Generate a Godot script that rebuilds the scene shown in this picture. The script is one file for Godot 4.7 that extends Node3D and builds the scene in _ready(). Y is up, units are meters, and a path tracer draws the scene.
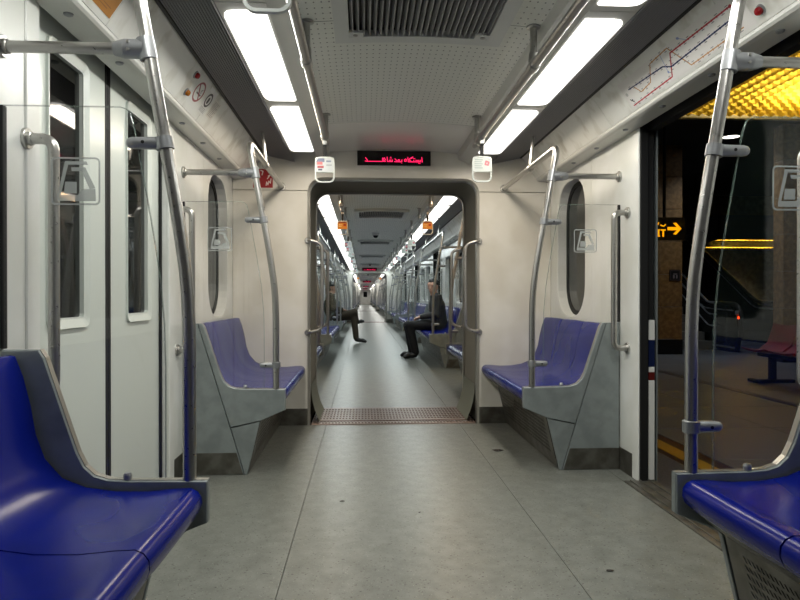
extends Node3D
# A metro carriage seen along its aisle, with the next carriages behind the gangway and the platform through the open door.
# x across the train (0 = middle), y up, the train runs along -z; units are metres.

# ---------------------------------------------------------------- mesh builder
class MB:
	var v := PackedVector3Array()
	var n := PackedVector3Array()
	var uv := PackedVector2Array()
	var mx := false
	var xf := Transform3D.IDENTITY
	func put(p: Vector3, nn: Vector3, t: Vector2) -> void:
		var q := xf * p
		var m := (xf.basis * nn).normalized()
		if mx:
			q.x = -q.x
			m.x = -m.x
		v.append(q); n.append(m); uv.append(t)
	func t3(a: Vector3, b: Vector3, c: Vector3, na: Vector3, nb: Vector3, nc: Vector3, ua := Vector2.ZERO, ub := Vector2.ZERO, uc := Vector2.ZERO) -> void:
		put(a, na, ua)
		if mx:
			put(b, nb, ub); put(c, nc, uc)
		else:
			put(c, nc, uc); put(b, nb, ub)
	func tri(a: Vector3, b: Vector3, c: Vector3) -> void:
		var m := (b - a).cross(c - a)
		if m.length_squared() < 1e-16: return
		m = m.normalized()
		t3(a, b, c, m, m, m)
	func quad(a: Vector3, b: Vector3, c: Vector3, d: Vector3) -> void:
		var m := (c - a).cross(d - b).normalized()
		t3(a, b, c, m, m, m, Vector2(0, 1), Vector2(1, 1), Vector2(1, 0))
		t3(a, c, d, m, m, m, Vector2(0, 1), Vector2(1, 0), Vector2(0, 0))
	func box(c: Vector3, s: Vector3, bev := 0.0) -> void:
		var h := s * 0.5
		if bev <= 0.0:
			var p := []
			for i in 8: p.append(c + Vector3(h.x if i & 1 else -h.x, h.y if i & 2 else -h.y, h.z if i & 4 else -h.z))
			quad(p[4], p[5], p[7], p[6]); quad(p[1], p[0], p[2], p[3])
			quad(p[5], p[1], p[3], p[7]); quad(p[0], p[4], p[6], p[2])
			quad(p[6], p[7], p[3], p[2]); quad(p[0], p[1], p[5], p[4])
			return
		var b: float = min(bev, min(h.x, min(h.y, h.z)) * 0.95)
		var g := func(sx: int, sy: int, sz: int, ax: int) -> Vector3:
			return c + Vector3(sx * (h.x - (0.0 if ax == 0 else b)), sy * (h.y - (0.0 if ax == 1 else b)), sz * (h.z - (0.0 if ax == 2 else b)))
		for s1 in [-1, 1]:
			var f0 := [g.call(s1, -1, -1, 0), g.call(s1, 1, -1, 0), g.call(s1, 1, 1, 0), g.call(s1, -1, 1, 0)]
			var f1 := [g.call(-1, s1, -1, 1), g.call(-1, s1, 1, 1), g.call(1, s1, 1, 1), g.call(1, s1, -1, 1)]
			var f2 := [g.call(-1, -1, s1, 2), g.call(1, -1, s1, 2), g.call(1, 1, s1, 2), g.call(-1, 1, s1, 2)]
			for f in [f0, f1, f2]:
				if s1 < 0: quad(f[3], f[2], f[1], f[0])
				else: quad(f[0], f[1], f[2], f[3])
			for s2 in [-1, 1]:
				var e: int = s1 * s2
				var q1 := [g.call(s1, s2, -1, 0), g.call(s1, s2, -1, 1), g.call(s1, s2, 1, 1), g.call(s1, s2, 1, 0)]
				var q2 := [g.call(-1, s1, s2, 1), g.call(-1, s1, s2, 2), g.call(1, s1, s2, 2), g.call(1, s1, s2, 1)]
				var q3 := [g.call(s2, -1, s1, 2), g.call(s2, -1, s1, 0), g.call(s2, 1, s1, 0), g.call(s2, 1, s1, 2)]
				for q in [q1, q2, q3]:
					if e > 0: quad(q[0], q[1], q[2], q[3])
					else: quad(q[3], q[2], q[1], q[0])
				for s3 in [-1, 1]:
					var a: Vector3 = g.call(s1, s2, s3, 0)
					var bb: Vector3 = g.call(s1, s2, s3, 1)
					var cc: Vector3 = g.call(s1, s2, s3, 2)
					if s1 * s2 * s3 > 0: tri(a, bb, cc)
					else: tri(a, cc, bb)
	static func area(p: PackedVector2Array) -> float:
		var s := 0.0
		for i in p.size():
			var q := p[(i + 1) % p.size()]
			s += p[i].x * q.y - q.x * p[i].y
		return s * 0.5
	static func inset(p: PackedVector2Array, c: float) -> PackedVector2Array:
		var o := PackedVector2Array()
		var k := p.size()
		for i in k:
			var d0 := (p[i] - p[(i + k - 1) % k]).normalized()
			var d1 := (p[(i + 1) % k] - p[i]).normalized()
			var n0 := Vector2(-d0.y, d0.x)
			var n1 := Vector2(-d1.y, d1.x)
			var m := n0 + n1
			var l: float = max(m.length_squared(), 0.5)
			o.append(p[i] + m * (2.0 * c / l))
		return o
	# a flat outline in x-y, thick from z0 to z1
	func prism(poly: PackedVector2Array, z0: float, z1: float, cham := 0.0) -> void:
		var p := poly.duplicate()
		if area(p) < 0: p.reverse()
		var f := inset(p, cham) if cham > 0 else p
		var ix := Geometry2D.triangulate_polygon(f)
		for i in range(0, ix.size(), 3):
			var a := f[ix[i]]; var b := f[ix[i + 1]]; var c := f[ix[i + 2]]
			if (b - a).cross(c - a) < 0:
				var t := b; b = c; c = t
			tri(Vector3(a.x, a.y, z1), Vector3(b.x, b.y, z1), Vector3(c.x, c.y, z1))
			tri(Vector3(a.x, a.y, z0), Vector3(c.x, c.y, z0), Vector3(b.x, b.y, z0))
		var k := p.size()
		for i in k:
			var j := (i + 1) % k
			quad(Vector3(p[i].x, p[i].y, z0 + cham), Vector3(p[j].x, p[j].y, z0 + cham), Vector3(p[j].x, p[j].y, z1 - cham), Vector3(p[i].x, p[i].y, z1 - cham))
			if cham > 0:
				quad(Vector3(p[i].x, p[i].y, z1 - cham), Vector3(p[j].x, p[j].y, z1 - cham), Vector3(f[j].x, f[j].y, z1), Vector3(f[i].x, f[i].y, z1))
				quad(Vector3(f[i].x, f[i].y, z0), Vector3(f[j].x, f[j].y, z0), Vector3(p[j].x, p[j].y, z0 + cham), Vector3(p[i].x, p[i].y, z0 + cham))
	# a flat band between two loops of as many points, thick from z0 to z1
	func ring(o: PackedVector2Array, i: PackedVector2Array, z0: float, z1: float, closed := true, zi := 0.0) -> void:
		var k := o.size()
		for a in (k if closed else k - 1):
			var b := (a + 1) % k
			quad(Vector3(o[a].x, o[a].y, z1), Vector3(o[b].x, o[b].y, z1), Vector3(i[b].x, i[b].y, z1 - zi), Vector3(i[a].x, i[a].y, z1 - zi))
			quad(Vector3(o[b].x, o[b].y, z0), Vector3(o[a].x, o[a].y, z0), Vector3(i[a].x, i[a].y, z0), Vector3(i[b].x, i[b].y, z0))
			quad(Vector3(o[a].x, o[a].y, z0), Vector3(o[b].x, o[b].y, z0), Vector3(o[b].x, o[b].y, z1), Vector3(o[a].x, o[a].y, z1))
			quad(Vector3(i[b].x, i[b].y, z0), Vector3(i[a].x, i[a].y, z0), Vector3(i[a].x, i[a].y, z1 - zi), Vector3(i[b].x, i[b].y, z1 - zi))
	# a smooth surface through rows of points
	func grid(rows: Array, loop_u := false, loop_v := false) -> void:
		var R := rows.size()
		var C: int = rows[0].size()
		var nn := []
		for r in R:
			var line := PackedVector3Array()
			for c in C:
				var r0: int = (r + R - 1) % R if loop_v else max(r - 1, 0)
				var r1: int = (r + 1) % R if loop_v else min(r + 1, R - 1)
				var c0: int = (c + C - 1) % C if loop_u else max(c - 1, 0)
				var c1: int = (c + 1) % C if loop_u else min(c + 1, C - 1)
				var du: Vector3 = rows[r][c1] - rows[r][c0]
				var dv: Vector3 = rows[r1][c] - rows[r0][c]
				line.append(du.cross(dv).normalized())
			nn.append(line)
		for r in (R if loop_v else R - 1):
			for c in (C if loop_u else C - 1):
				var r1 := (r + 1) % R
				var c1 := (c + 1) % C
				t3(rows[r][c], rows[r][c1], rows[r1][c1], nn[r][c], nn[r][c1], nn[r1][c1])
				t3(rows[r][c], rows[r1][c1], rows[r1][c], nn[r][c], nn[r1][c1], nn[r1][c])
	func tube(pts: PackedVector3Array, r: float, seg := 12, caps := true, r_end := -1.0) -> void:
		var rows := []
		var k := pts.size()
		var up := Vector3.UP
		var t0 := (pts[1] - pts[0]).normalized()
		if abs(t0.dot(up)) > 0.9: up = Vector3.RIGHT
		var side := t0.cross(up).normalized()
		var nrm := []
		for i in k:
			var t := (pts[min(i + 1, k - 1)] - pts[max(i - 1, 0)]).normalized()
			side = (side - t * side.dot(t)).normalized()
			var w := t.cross(side)
			var rr := r if r_end < 0 else lerpf(r, r_end, float(i) / (k - 1))
			var line := PackedVector3Array()
			var nl := PackedVector3Array()
			for s in seg:
				var a := TAU * s / seg
				var dd := side * cos(a) + w * sin(a)
				line.append(pts[i] + dd * rr)
				nl.append(dd)
			rows.append(line); nrm.append(nl)
		for i in k - 1:
			for s in seg:
				var q := (s + 1) % seg
				t3(rows[i][s], rows[i][q], rows[i + 1][q], nrm[i][s], nrm[i][q], nrm[i + 1][q])
				t3(rows[i][s], rows[i + 1][q], rows[i + 1][s], nrm[i][s], nrm[i + 1][q], nrm[i + 1][s])
		if caps:
			for s in seg:
				var q := (s + 1) % seg
				tri(pts[0], rows[0][q], rows[0][s])
				tri(pts[k - 1], rows[k - 1][s], rows[k - 1][q])
	# profile of (radius, along) turned about the axis from p towards dir
	func lathe(p: Vector3, dir: Vector3, prof: Array, seg := 16) -> void:
		var d := dir.normalized()
		var up := Vector3.UP if abs(d.y) < 0.9 else Vector3.RIGHT
		var s1 := d.cross(up).normalized()
		var s2 := d.cross(s1)
		for i in prof.size() - 1:
			var a: Vector2 = prof[i]
			var b: Vector2 = prof[i + 1]
			var sl := (b - a)
			for s in seg:
				var e0 := s1 * cos(TAU * s / seg) + s2 * sin(TAU * s / seg)
				var e1 := s1 * cos(TAU * (s + 1) / seg) + s2 * sin(TAU * (s + 1) / seg)
				var n0 := (e0 * sl.y - d * sl.x).normalized()
				var n1 := (e1 * sl.y - d * sl.x).normalized()
				var A := p + e0 * a.x + d * a.y
				var B := p + e1 * a.x + d * a.y
				var C := p + e1 * b.x + d * b.y
				var D := p + e0 * b.x + d * b.y
				t3(A, B, C, n0, n1, n1)
				t3(A, C, D, n0, n1, n0)
	func mesh() -> ArrayMesh:
		var arr := []
		arr.resize(Mesh.ARRAY_MAX)
		arr[Mesh.ARRAY_VERTEX] = v
		arr[Mesh.ARRAY_NORMAL] = n
		arr[Mesh.ARRAY_TEX_UV] = uv
		var m := ArrayMesh.new()
		m.add_surface_from_arrays(Mesh.PRIMITIVE_TRIANGLES, arr)
		return m

func V2(a: Array) -> PackedVector2Array:
	var o := PackedVector2Array()
	for p in a: o.append(Vector2(p[0], p[1]))
	return o

func rrect(cx: float, cy: float, w: float, h: float, r: float, seg := 6) -> PackedVector2Array:
	var o := PackedVector2Array()
	var cs := [[1, -1, -90.0], [1, 1, 0.0], [-1, 1, 90.0], [-1, -1, 180.0]]
	for c in cs:
		for i in seg + 1:
			var a := deg_to_rad(c[2] + 90.0 * i / seg)
			o.append(Vector2(cx + c[0] * (w * 0.5 - r) + cos(a) * r, cy + c[1] * (h * 0.5 - r) + sin(a) * r))
	return o

# rounds the corners of a path
func fillet(p: Array, rad: float, seg := 6) -> PackedVector3Array:
	var o := PackedVector3Array([p[0]])
	for i in range(1, p.size() - 1):
		var a: Vector3 = p[i - 1]; var b: Vector3 = p[i]; var c: Vector3 = p[i + 1]
		var r: float = min(rad, min(a.distance_to(b), b.distance_to(c)) * 0.48)
		var s := b + (a - b).normalized() * r
		var e := b + (c - b).normalized() * r
		for k in seg + 1:
			var t := float(k) / seg
			o.append(s.lerp(b, t).lerp(b.lerp(e, t), t))
	o.append(p[p.size() - 1])
	return o

# a flat rectangle (x0..x1, y0..y1) with a rounded hole, as loops of equal length
func around(hole: PackedVector2Array, x0: float, y0: float, x1: float, y1: float) -> Array:
	var c := Vector2.ZERO
	for p in hole: c += p
	c /= hole.size()
	var angs := []
	for p in hole: angs.append((p - c).angle())
	for q in [Vector2(x0, y0), Vector2(x1, y0), Vector2(x1, y1), Vector2(x0, y1)]: angs.append((q - c).angle())
	angs.sort()
	var o := PackedVector2Array()
	var i := PackedVector2Array()
	for a in angs:
		var d := Vector2.from_angle(a)
		var t := 1e9
		if d.x > 1e-6: t = min(t, (x1 - c.x) / d.x)
		if d.x < -1e-6: t = min(t, (x0 - c.x) / d.x)
		if d.y > 1e-6: t = min(t, (y1 - c.y) / d.y)
		if d.y < -1e-6: t = min(t, (y0 - c.y) / d.y)
		o.append(c + d * t)
		var best := 0.0
		for k in hole.size():
			var p := hole[k]
			var e := hole[(k + 1) % hole.size()] - p
			var den := d.cross(e)
			if abs(den) < 1e-9: continue
			var tt := (p - c).cross(e) / den
			var ss := (p - c).cross(d) / den
			if tt > 0 and ss >= -1e-4 and ss <= 1.0001: best = max(best, tt)
		i.append(c + d * best)
	return [o, i]

# ---------------------------------------------------------------- nodes
var taken := {}
var log_to: Array = []
func numbered(s: String) -> String:
	if not taken.has(s):
		taken[s] = 0
		return s
	taken[s] += 1
	return "%s_%03d" % [s, taken[s]]

func mi(called: String, m: Mesh, mat: Material, parent: Node = null) -> MeshInstance3D:
	var o := MeshInstance3D.new()
	o.mesh = m
	o.material_override = mat
	if parent:
		o.name = called
		parent.add_child(o, true)
	else:
		o.name = numbered(called)
		add_child(o, true)
		log_to.append(o)
	return o

func thing(called: String, label: String, cat: String, at := Vector3.ZERO, group := "", kind := "") -> Node3D:
	var o := Node3D.new()
	o.name = numbered(called)
	add_child(o, true)
	o.position = at
	tag(o, label, cat, group, kind)
	log_to.append(o)
	return o

func tag(o: Node, label: String, cat := "", group := "", kind := "") -> Node:
	if label: o.set_meta("label", label)
	if cat: o.set_meta("category", cat)
	if group: o.set_meta("group", group)
	if kind: o.set_meta("kind", kind)
	return o

func copy(src: Node3D, at: Vector3, label := "", group := "") -> Node3D:
	var o: Node3D = src.duplicate()
	var base := String(src.name)
	var re := RegEx.create_from_string("_[0-9]{3}$")
	o.name = numbered(re.sub(base, ""))
	add_child(o, true)
	o.position = at
	if label: o.set_meta("label", label)
	if group: o.set_meta("group", group)
	log_to.append(o)
	return o

var protos := {}
# the first of a kind is built by maker(mirror), later ones are copies of it
func place(key: String, maker: Callable, mirror: bool, at: Vector3, label: String, group: String) -> Node3D:
	var k := key + ("_mirror" if mirror else "")
	if protos.has(k): return copy(protos[k], at, label, group)
	var o: Node3D = maker.call(mirror)
	o.position = at
	tag(o, label, "", group)
	protos[k] = o
	return o

# ---------------------------------------------------------------- materials
var M := {}
func mat(c: Color, rough := 0.5, metal := 0.0) -> StandardMaterial3D:
	var m := StandardMaterial3D.new()
	m.albedo_color = c
	m.roughness = rough
	m.metallic = metal
	return m

func noise_tex(freq: float, ramp: Array, size := 512, seed := 1, oct := 4) -> NoiseTexture2D:
	var f := FastNoiseLite.new()
	f.seed = seed
	f.frequency = freq
	f.fractal_octaves = oct
	var t := NoiseTexture2D.new()
	t.width = size; t.height = size
	t.seamless = true
	t.noise = f
	var g := Gradient.new()
	var offs := PackedFloat32Array()
	var cols := PackedColorArray()
	for r in ramp:
		offs.append(r[0]); cols.append(r[1])
	g.offsets = offs; g.colors = cols
	t.color_ramp = g
	return t

func tri_map(m: StandardMaterial3D, scale: float) -> void:
	m.uv1_triplanar = true
	m.uv1_world_triplanar = true
	m.uv1_scale = Vector3.ONE * scale

func line_on(im: Image, a: Vector2, b: Vector2, w: float, c: Color) -> void:
	var lo := a.min(b) - Vector2(w, w)
	var hi := a.max(b) + Vector2(w, w)
	for y in range(max(0, int(lo.y)), min(im.get_height(), int(hi.y) + 2)):
		for x in range(max(0, int(lo.x)), min(im.get_width(), int(hi.x) + 2)):
			var p := Vector2(x, y)
			var q := Geometry2D.get_closest_point_to_segment(p, a, b)
			var k: float = clamp(w * 0.5 + 0.5 - p.distance_to(q), 0.0, 1.0)
			if k > 0: im.set_pixel(x, y, im.get_pixel(x, y).lerp(c, k))

func poly_on(im: Image, pts: Array, w: float, c: Color) -> void:
	for i in pts.size() - 1: line_on(im, pts[i], pts[i + 1], w, c)

func print_mat(im: Image, rough := 0.4) -> StandardMaterial3D:
	var m := mat(Color.WHITE, rough)
	m.albedo_texture = ImageTexture.create_from_image(im)
	return m

func make_materials() -> void:
	# floor: grey-green sheet with fine dark and pale specks and worn patches
	var rng := RandomNumberGenerator.new()
	rng.seed = 7
	var fn := FastNoiseLite.new()
	fn.seed = 3; fn.frequency = 0.012; fn.fractal_octaves = 4
	var im := Image.create(1024, 1024, false, Image.FORMAT_RGB8)
	for y in 1024:
		for x in 1024:
			var s := 0.5 * fn.get_noise_2d(x, y) + 0.5 * fn.get_noise_2d(x - 1024, y)
			s = lerpf(s, 0.5 * fn.get_noise_2d(x - 1024, y) + 0.5 * fn.get_noise_2d(x, y - 1024), 0.25)
			var g := 0.425 + 0.08 * s + rng.randf_range(-0.03, 0.03)
			im.set_pixel(x, y, Color(g * 0.985, g * 1.01, g * 0.975))
	for k in 3600:
		var px := rng.randi_range(1, 1021); var py := rng.randi_range(1, 1021)
		var w := rng.randi_range(1, 5); var h := rng.randi_range(1, 4)
		var d := rng.randf_range(0.14, 0.36)
		im.fill_rect(Rect2i(px, py, w, h), Color(d, d, d * 0.92))
	for k in 1200:
		var e := rng.randf_range(0.58, 0.66)
		im.fill_rect(Rect2i(rng.randi_range(0, 1020), rng.randi_range(0, 1020), 2, 2), Color(e, e, e * 0.95))
	for k in 40:
		var a := Vector2(rng.randf_range(0, 1024), rng.randf_range(0, 1024))
		line_on(im, a, a + Vector2(rng.randf_range(-40, 40), rng.randf_range(-60, 60)), 1.2, Color(0.40, 0.40, 0.38))
	var m := mat(Color(1.0, 1.0, 0.985), 0.34)
	m.albedo_texture = ImageTexture.create_from_image(im)
	tri_map(m, 0.75)
	m.roughness_texture = noise_tex(0.12, [[0.3, Color(0.86, 0.86, 0.86)], [0.7, Color(1, 1, 1)]], 512, 5)
	m.roughness = 0.38
	M.floor = m
	# moulded white wall lining
	m = mat(Color(0.86, 0.868, 0.858), 0.28)
	m.albedo_texture = noise_tex(0.006, [[0.25, Color(0.95, 0.95, 0.935)], [0.7, Color(1, 1, 1)]], 512, 11)
	tri_map(m, 0.6)
	M.wall = m
	m = mat(Color(0.87, 0.862, 0.832), 0.33)
	m.albedo_texture = noise_tex(0.006, [[0.25, Color(0.95, 0.945, 0.93)], [0.7, Color(1, 1, 1)]], 512, 12)
	tri_map(m, 0.6)
	M.end_wall = m
	M.door = mat(Color(0.80, 0.825, 0.80), 0.30)
	M.ceiling_plain = mat(Color(0.88, 0.88, 0.86), 0.22)
	# perforated sheet
	im = Image.create(256, 256, false, Image.FORMAT_RGB8)
	im.fill(Color(0.93, 0.935, 0.915))
	for y in 8:
		for x in 8:
			for dy in range(-3, 4):
				for dx in range(-3, 4):
					if dx * dx + dy * dy <= 10: im.set_pixel(x * 32 + 16 + dx, y * 32 + 16 + dy, Color(0.40, 0.40, 0.39))
	m = mat(Color(0.97, 0.97, 0.96), 0.42)
	m.albedo_texture = ImageTexture.create_from_image(im)
	tri_map(m, 4.0)
	m.uv1_scale = Vector3(4.2, 4.0, 2.5)
	M.perforated = m
	M.trim_grey = mat(Color(0.80, 0.80, 0.78), 0.4)
	M.header = mat(Color(0.92, 0.92, 0.895), 0.32)
	M.header.albedo_texture = noise_tex(0.01, [[0.18, Color(0.86, 0.85, 0.82)], [0.34, Color(1, 1, 1)]], 512, 21)
	tri_map(M.header, 0.9)
	M.moulding = mat(Color(0.82, 0.82, 0.795), 0.4)
	M.louvre = mat(Color(0.52, 0.52, 0.535), 0.4, 0.3)
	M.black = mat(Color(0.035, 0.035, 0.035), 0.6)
	M.rubber = mat(Color(0.05, 0.05, 0.052), 0.7)
	m = mat(Color(0.70, 0.695, 0.68), 0.36, 0.95)
	m.roughness_texture = noise_tex(0.05, [[0.2, Color(0.75, 0.75, 0.75)], [0.8, Color(1, 1, 1)]], 256, 31)
	tri_map(m, 4.0)
	M.steel = m
	M.clamp = mat(Color(0.62, 0.63, 0.64), 0.38, 0.75)
	m = mat(Color(0.49, 0.485, 0.46), 0.42, 0.8)
	m.albedo_texture = noise_tex(0.02, [[0.2, Color(0.8, 0.79, 0.77)], [0.7, Color(1, 1, 1)]], 256, 33)
	tri_map(m, 1.4)
	M.kick = m
	m = mat(Color(0.02, 0.085, 0.45), 0.24)
	m.metallic_specular = 0.32
	m.albedo_texture = noise_tex(0.01, [[0.2, Color(0.90, 0.90, 0.92)], [0.7, Color(1, 1, 1)]], 256, 35)
	tri_map(m, 1.0)
	M.seat = m
	m = mat(Color(0.56, 0.59, 0.59), 0.42, 0.35)
	m.albedo_texture = noise_tex(0.02, [[0.2, Color(0.92, 0.92, 0.92)], [0.7, Color(1, 1, 1)]], 256, 37)
	tri_map(m, 1.5)
	M.panel = m
	m = mat(Color(0.40, 0.50, 0.47, 0.016), 0.02)
	m.transparency = BaseMaterial3D.TRANSPARENCY_ALPHA
	m.metallic_specular = 0.4
	M.glass = m
	m = mat(Color(0.50, 0.58, 0.54, 0.45), 0.15)
	m.transparency = BaseMaterial3D.TRANSPARENCY_ALPHA
	M.glass_edge = m
	m = mat(Color(0.74, 0.76, 0.75, 0.55), 0.7)
	m.transparency = BaseMaterial3D.TRANSPARENCY_ALPHA
	M.frost = m
	m = mat(Color(0.012, 0.013, 0.013, 0.88), 0.03)
	m.transparency = BaseMaterial3D.TRANSPARENCY_ALPHA
	M.window_glass = m
	m = mat(Color(1, 1, 1), 0.5)
	m.emission_enabled = true
	m.emission = Color(1.0, 0.985, 0.955)
	m.emission_energy_multiplier = 2.4
	M.light_diffuser = m
	M.dead_diffuser = mat(Color(0.86, 0.86, 0.84), 0.4)
	M.light_frame = mat(Color(0.74, 0.74, 0.72), 0.4)
	M.vent = mat(Color(0.84, 0.845, 0.83), 0.45)
	M.vent_slat = mat(Color(0.62, 0.62, 0.62), 0.4, 0.2)
	M.bellows = mat(Color(0.52, 0.51, 0.47), 0.55)
	M.bellows_skirt = mat(Color(0.46, 0.48, 0.43), 0.5)
	M.frame = mat(Color(0.64, 0.63, 0.60), 0.36, 0.8)
	M.tread = mat(Color(0.46, 0.40, 0.37), 0.36, 0.8)
	M.strap = mat(Color(0.03, 0.03, 0.03), 0.6)
	M.ring = mat(Color(0.84, 0.86, 0.84), 0.3)
	M.white_print = mat(Color(0.88, 0.88, 0.86), 0.5)

# ---------------------------------------------------------------- carriage numbers
const WALL := 1.25
const PITCH := 4.97            # from one door to the next
const DOOR_C := 2.34          # from an end wall to the middle of the first door
const DOOR_H := 0.675
const SEAT_END := 1.41
const BENCH_H := 1.62
const CAR := 19.64
const GANG := 0.75
const FRONT := -5.10           # the end wall of this carriage

# ---------------------------------------------------------------- parts of the carriage
const SEAT_P := [[1.212, 0.842], [1.196, 0.838], [1.176, 0.78], [1.158, 0.70], [1.146, 0.62], [1.122, 0.55], [1.075, 0.495], [1.01, 0.468], [0.93, 0.456], [0.84, 0.455], [0.765, 0.463], [0.722, 0.466], [0.702, 0.459], [0.690, 0.442], [0.688, 0.420], [0.697, 0.397], [0.715, 0.380]]

func seat_mesh(z0: float, z1: float, mirror: bool) -> Mesh:
	var b := MB.new()
	b.mx = mirror
	var top := []
	var bot := []
	var K := SEAT_P.size()
	for s in 7:
		var t := s / 6.0
		var z := lerpf(z0 + 0.003, z1 - 0.003, t)
		var edge: float = pow(abs(t * 2 - 1), 4.0)
		var lt := PackedVector3Array()
		var lb := PackedVector3Array()
		for i in K:
			var p := Vector2(SEAT_P[i][0], SEAT_P[i][1])
			var d := Vector2(SEAT_P[min(i + 1, K - 1)][0], SEAT_P[min(i + 1, K - 1)][1]) - Vector2(SEAT_P[max(i - 1, 0)][0], SEAT_P[max(i - 1, 0)][1])
			var nn := Vector2(d.y, -d.x).normalized()
			if nn.y < 0 and i < 12: nn = -nn
			nn = Vector2(d.y, -d.x).normalized()
			var dish := 0.007 * sin(PI * clamp((i - 1.0) / 11.0, 0.0, 1.0)) * (1.0 - cos(PI * (t * 2 - 1))) * 0.5
			var q := p + nn * (dish - 0.003 * edge)
			lt.append(Vector3(q.x, q.y, z))
			q -= nn * 0.016
			lb.append(Vector3(q.x, q.y, z))
		top.append(lt); bot.append(lb)
	b.grid(top)
	var rev := []
	for i in bot.size(): rev.append(bot[bot.size() - 1 - i])
	b.grid(rev)
	for e in [0, 6]:
		for i in K - 1:
			if e == 0: b.quad(top[e][i], top[e][i + 1], bot[e][i + 1], bot[e][i])
			else: b.quad(top[e][i + 1], top[e][i], bot[e][i], bot[e][i + 1])
	return b.mesh()

const WING := [[1.165, 0.852], [1.142, 0.852], [1.128, 0.83], [1.095, 0.73], [1.062, 0.63], [1.04, 0.565], [1.02, 0.525], [0.992, 0.499], [0.955, 0.487], [0.90, 0.483], [0.680, 0.480], [0.680, 0.362], [0.82, 0.302], [0.985, 0.268]]
func bench_end(o: Node3D, z0: float, z1: float, out: int, mirror: bool) -> void:
	var b := MB.new(); b.mx = mirror
	b.prism(V2(WING), z0, z1, 0.004)
	mi("wing_panel", b.mesh(), M.panel, o)
	b = MB.new(); b.mx = mirror
	b.prism(V2([[1.2435, 0.852], [1.168, 0.852], [0.988, 0.265], [0.91, 0.0], [1.2435, 0.0]]), z0 + 0.003, z1 - 0.003, 0.002)
	var rear := mi("rear_panel", b.mesh(), M.panel, o)
	b = MB.new(); b.mx = mirror
	var zo := z1 - 0.003 if out > 0 else z0 + 0.003
	b.prism(V2([[1.243, 0.125], [0.952, 0.125], [0.915, 0.003], [1.243, 0.003]]), min(zo, zo + out * 0.002), max(zo, zo + out * 0.002))
	mi("kick_strip", b.mesh(), M.kick, rear)
	b = MB.new(); b.mx = mirror
	b.prism(V2([[0.822, 0.298], [0.982, 0.262], [0.906, 0.0], [0.893, 0.0]]), z0 + 0.004, z1 - 0.004, 0.002)
	mi("gusset", b.mesh(), M.panel, o)
	# one moulded liner on the seat side
	b = MB.new(); b.mx = mirror
	var li := [[1.243, 0.851]]
	li.append_array(WING.slice(1, 12))
	li.append_array([[0.81, 0.312], [1.0, 0.30], [1.243, 0.30]])
	var zi := z0 if out > 0 else z1
	b.prism(V2(li), min(zi, zi - out * 0.006), max(zi, zi - out * 0.006), 0.002)
	mi("inner_liner", b.mesh(), M.panel, o)
	# bright edging along the upper edge of the wing
	b = MB.new(); b.mx = mirror
	var rows := []
	for i in range(1, 11):
		var p := Vector2(WING[i][0], WING[i][1])
		var a := Vector2(WING[i - 1][0], WING[i - 1][1]); var c := Vector2(WING[i + 1][0], WING[i + 1][1])
		var d := (c - a).normalized()
		if i == 10: d = Vector2(-1, 0)
		var nn := Vector2(d.y, -d.x)
		var q := p - nn * 0.001
		var w := p + nn * 0.002
		rows.append(PackedVector3Array([Vector3(q.x, q.y, z0 + 0.004), Vector3(w.x, w.y, z0 + 0.004), Vector3(w.x, w.y, z1 - 0.004), Vector3(q.x, q.y, z1 - 0.004)]))
	for i in rows.size() - 1:
		for k in 3: b.quad(rows[i][k], rows[i][k + 1], rows[i + 1][k + 1], rows[i + 1][k])
	mi("edge_trim", b.mesh(), M.frame, o)

func bench_under(o: Node3D, z0: float, z1: float, mirror: bool) -> void:
	var b := MB.new(); b.mx = mirror
	# closed apron behind the front lip
	b.prism(V2([[0.734, 0.385], [0.726, 0.376], [0.815, 0.305], [0.824, 0.312]]), z0, z1)
	mi("apron", b.mesh(), M.kick, o)
	# slanted kick panel with rows of slots
	b = MB.new(); b.mx = mirror
	var A := Vector2(0.822, 0.300)
	var B := Vector2(0.892, 0.004)
	var at := func(v: float, z: float) -> Vector3:
		var p := A.lerp(B, v)
		return Vector3(p.x, p.y, z)
	var strip := func(v0: float, v1: float, za0: float, zb0: float, za1: float, zb1: float) -> void:
		b.quad(at.call(v0, zb0), at.call(v0, za0), at.call(v1, za1), at.call(v1, zb1))
	var rows := 8
	var top := 0.10
	var rp := 0.085
	var sh := 0.052
	var L := z1 - z0
	strip.call(0.0, top, z0, z1, z0, z1)
	var n := int((L - 0.14) / 0.02)
	var zs := z0 + (L - n * 0.02) * 0.5
	var lean := 0.012
	for r in rows:
		var v0 := top + r * rp
		var v1 := v0 + sh
		strip.call(v0, v1, z0, zs, z0, zs + lean)
		strip.call(v0, v1, zs + n * 0.02, z1, zs + n * 0.02 + lean, z1)
		for i in n:
			var z := zs + i * 0.02
			strip.call(v0, v1, z + 0.009, z + 0.02, z + 0.009 + lean, z + 0.02 + lean)
		strip.call(v1, v0 + rp, z0, z1, z0, z1)
	strip.call(top + rows * rp, 1.0, z0, z1, z0, z1)
	mi("slotted_kick_panel", b.mesh(), M.kick, o)
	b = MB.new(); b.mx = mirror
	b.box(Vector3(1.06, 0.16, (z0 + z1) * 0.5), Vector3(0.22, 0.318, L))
	mi("slot_shade_box", b.mesh(), M.black, o)  # black box added as the shade inside the bench, behind the slots

func make_end_bench(mirror: bool) -> Node3D:
	var o := thing("bench_seat", "-", "bench")
	var zs := 0.008
	var w := (SEAT_END - 0.043 - zs) / 3.0
	for i in 3: mi("seat_section", seat_mesh(zs + i * w, zs + (i + 1) * w, mirror), M.seat, o)
	bench_end(o, SEAT_END - 0.030, SEAT_END, 1, mirror)
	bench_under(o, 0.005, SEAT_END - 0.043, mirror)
	return o

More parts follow.
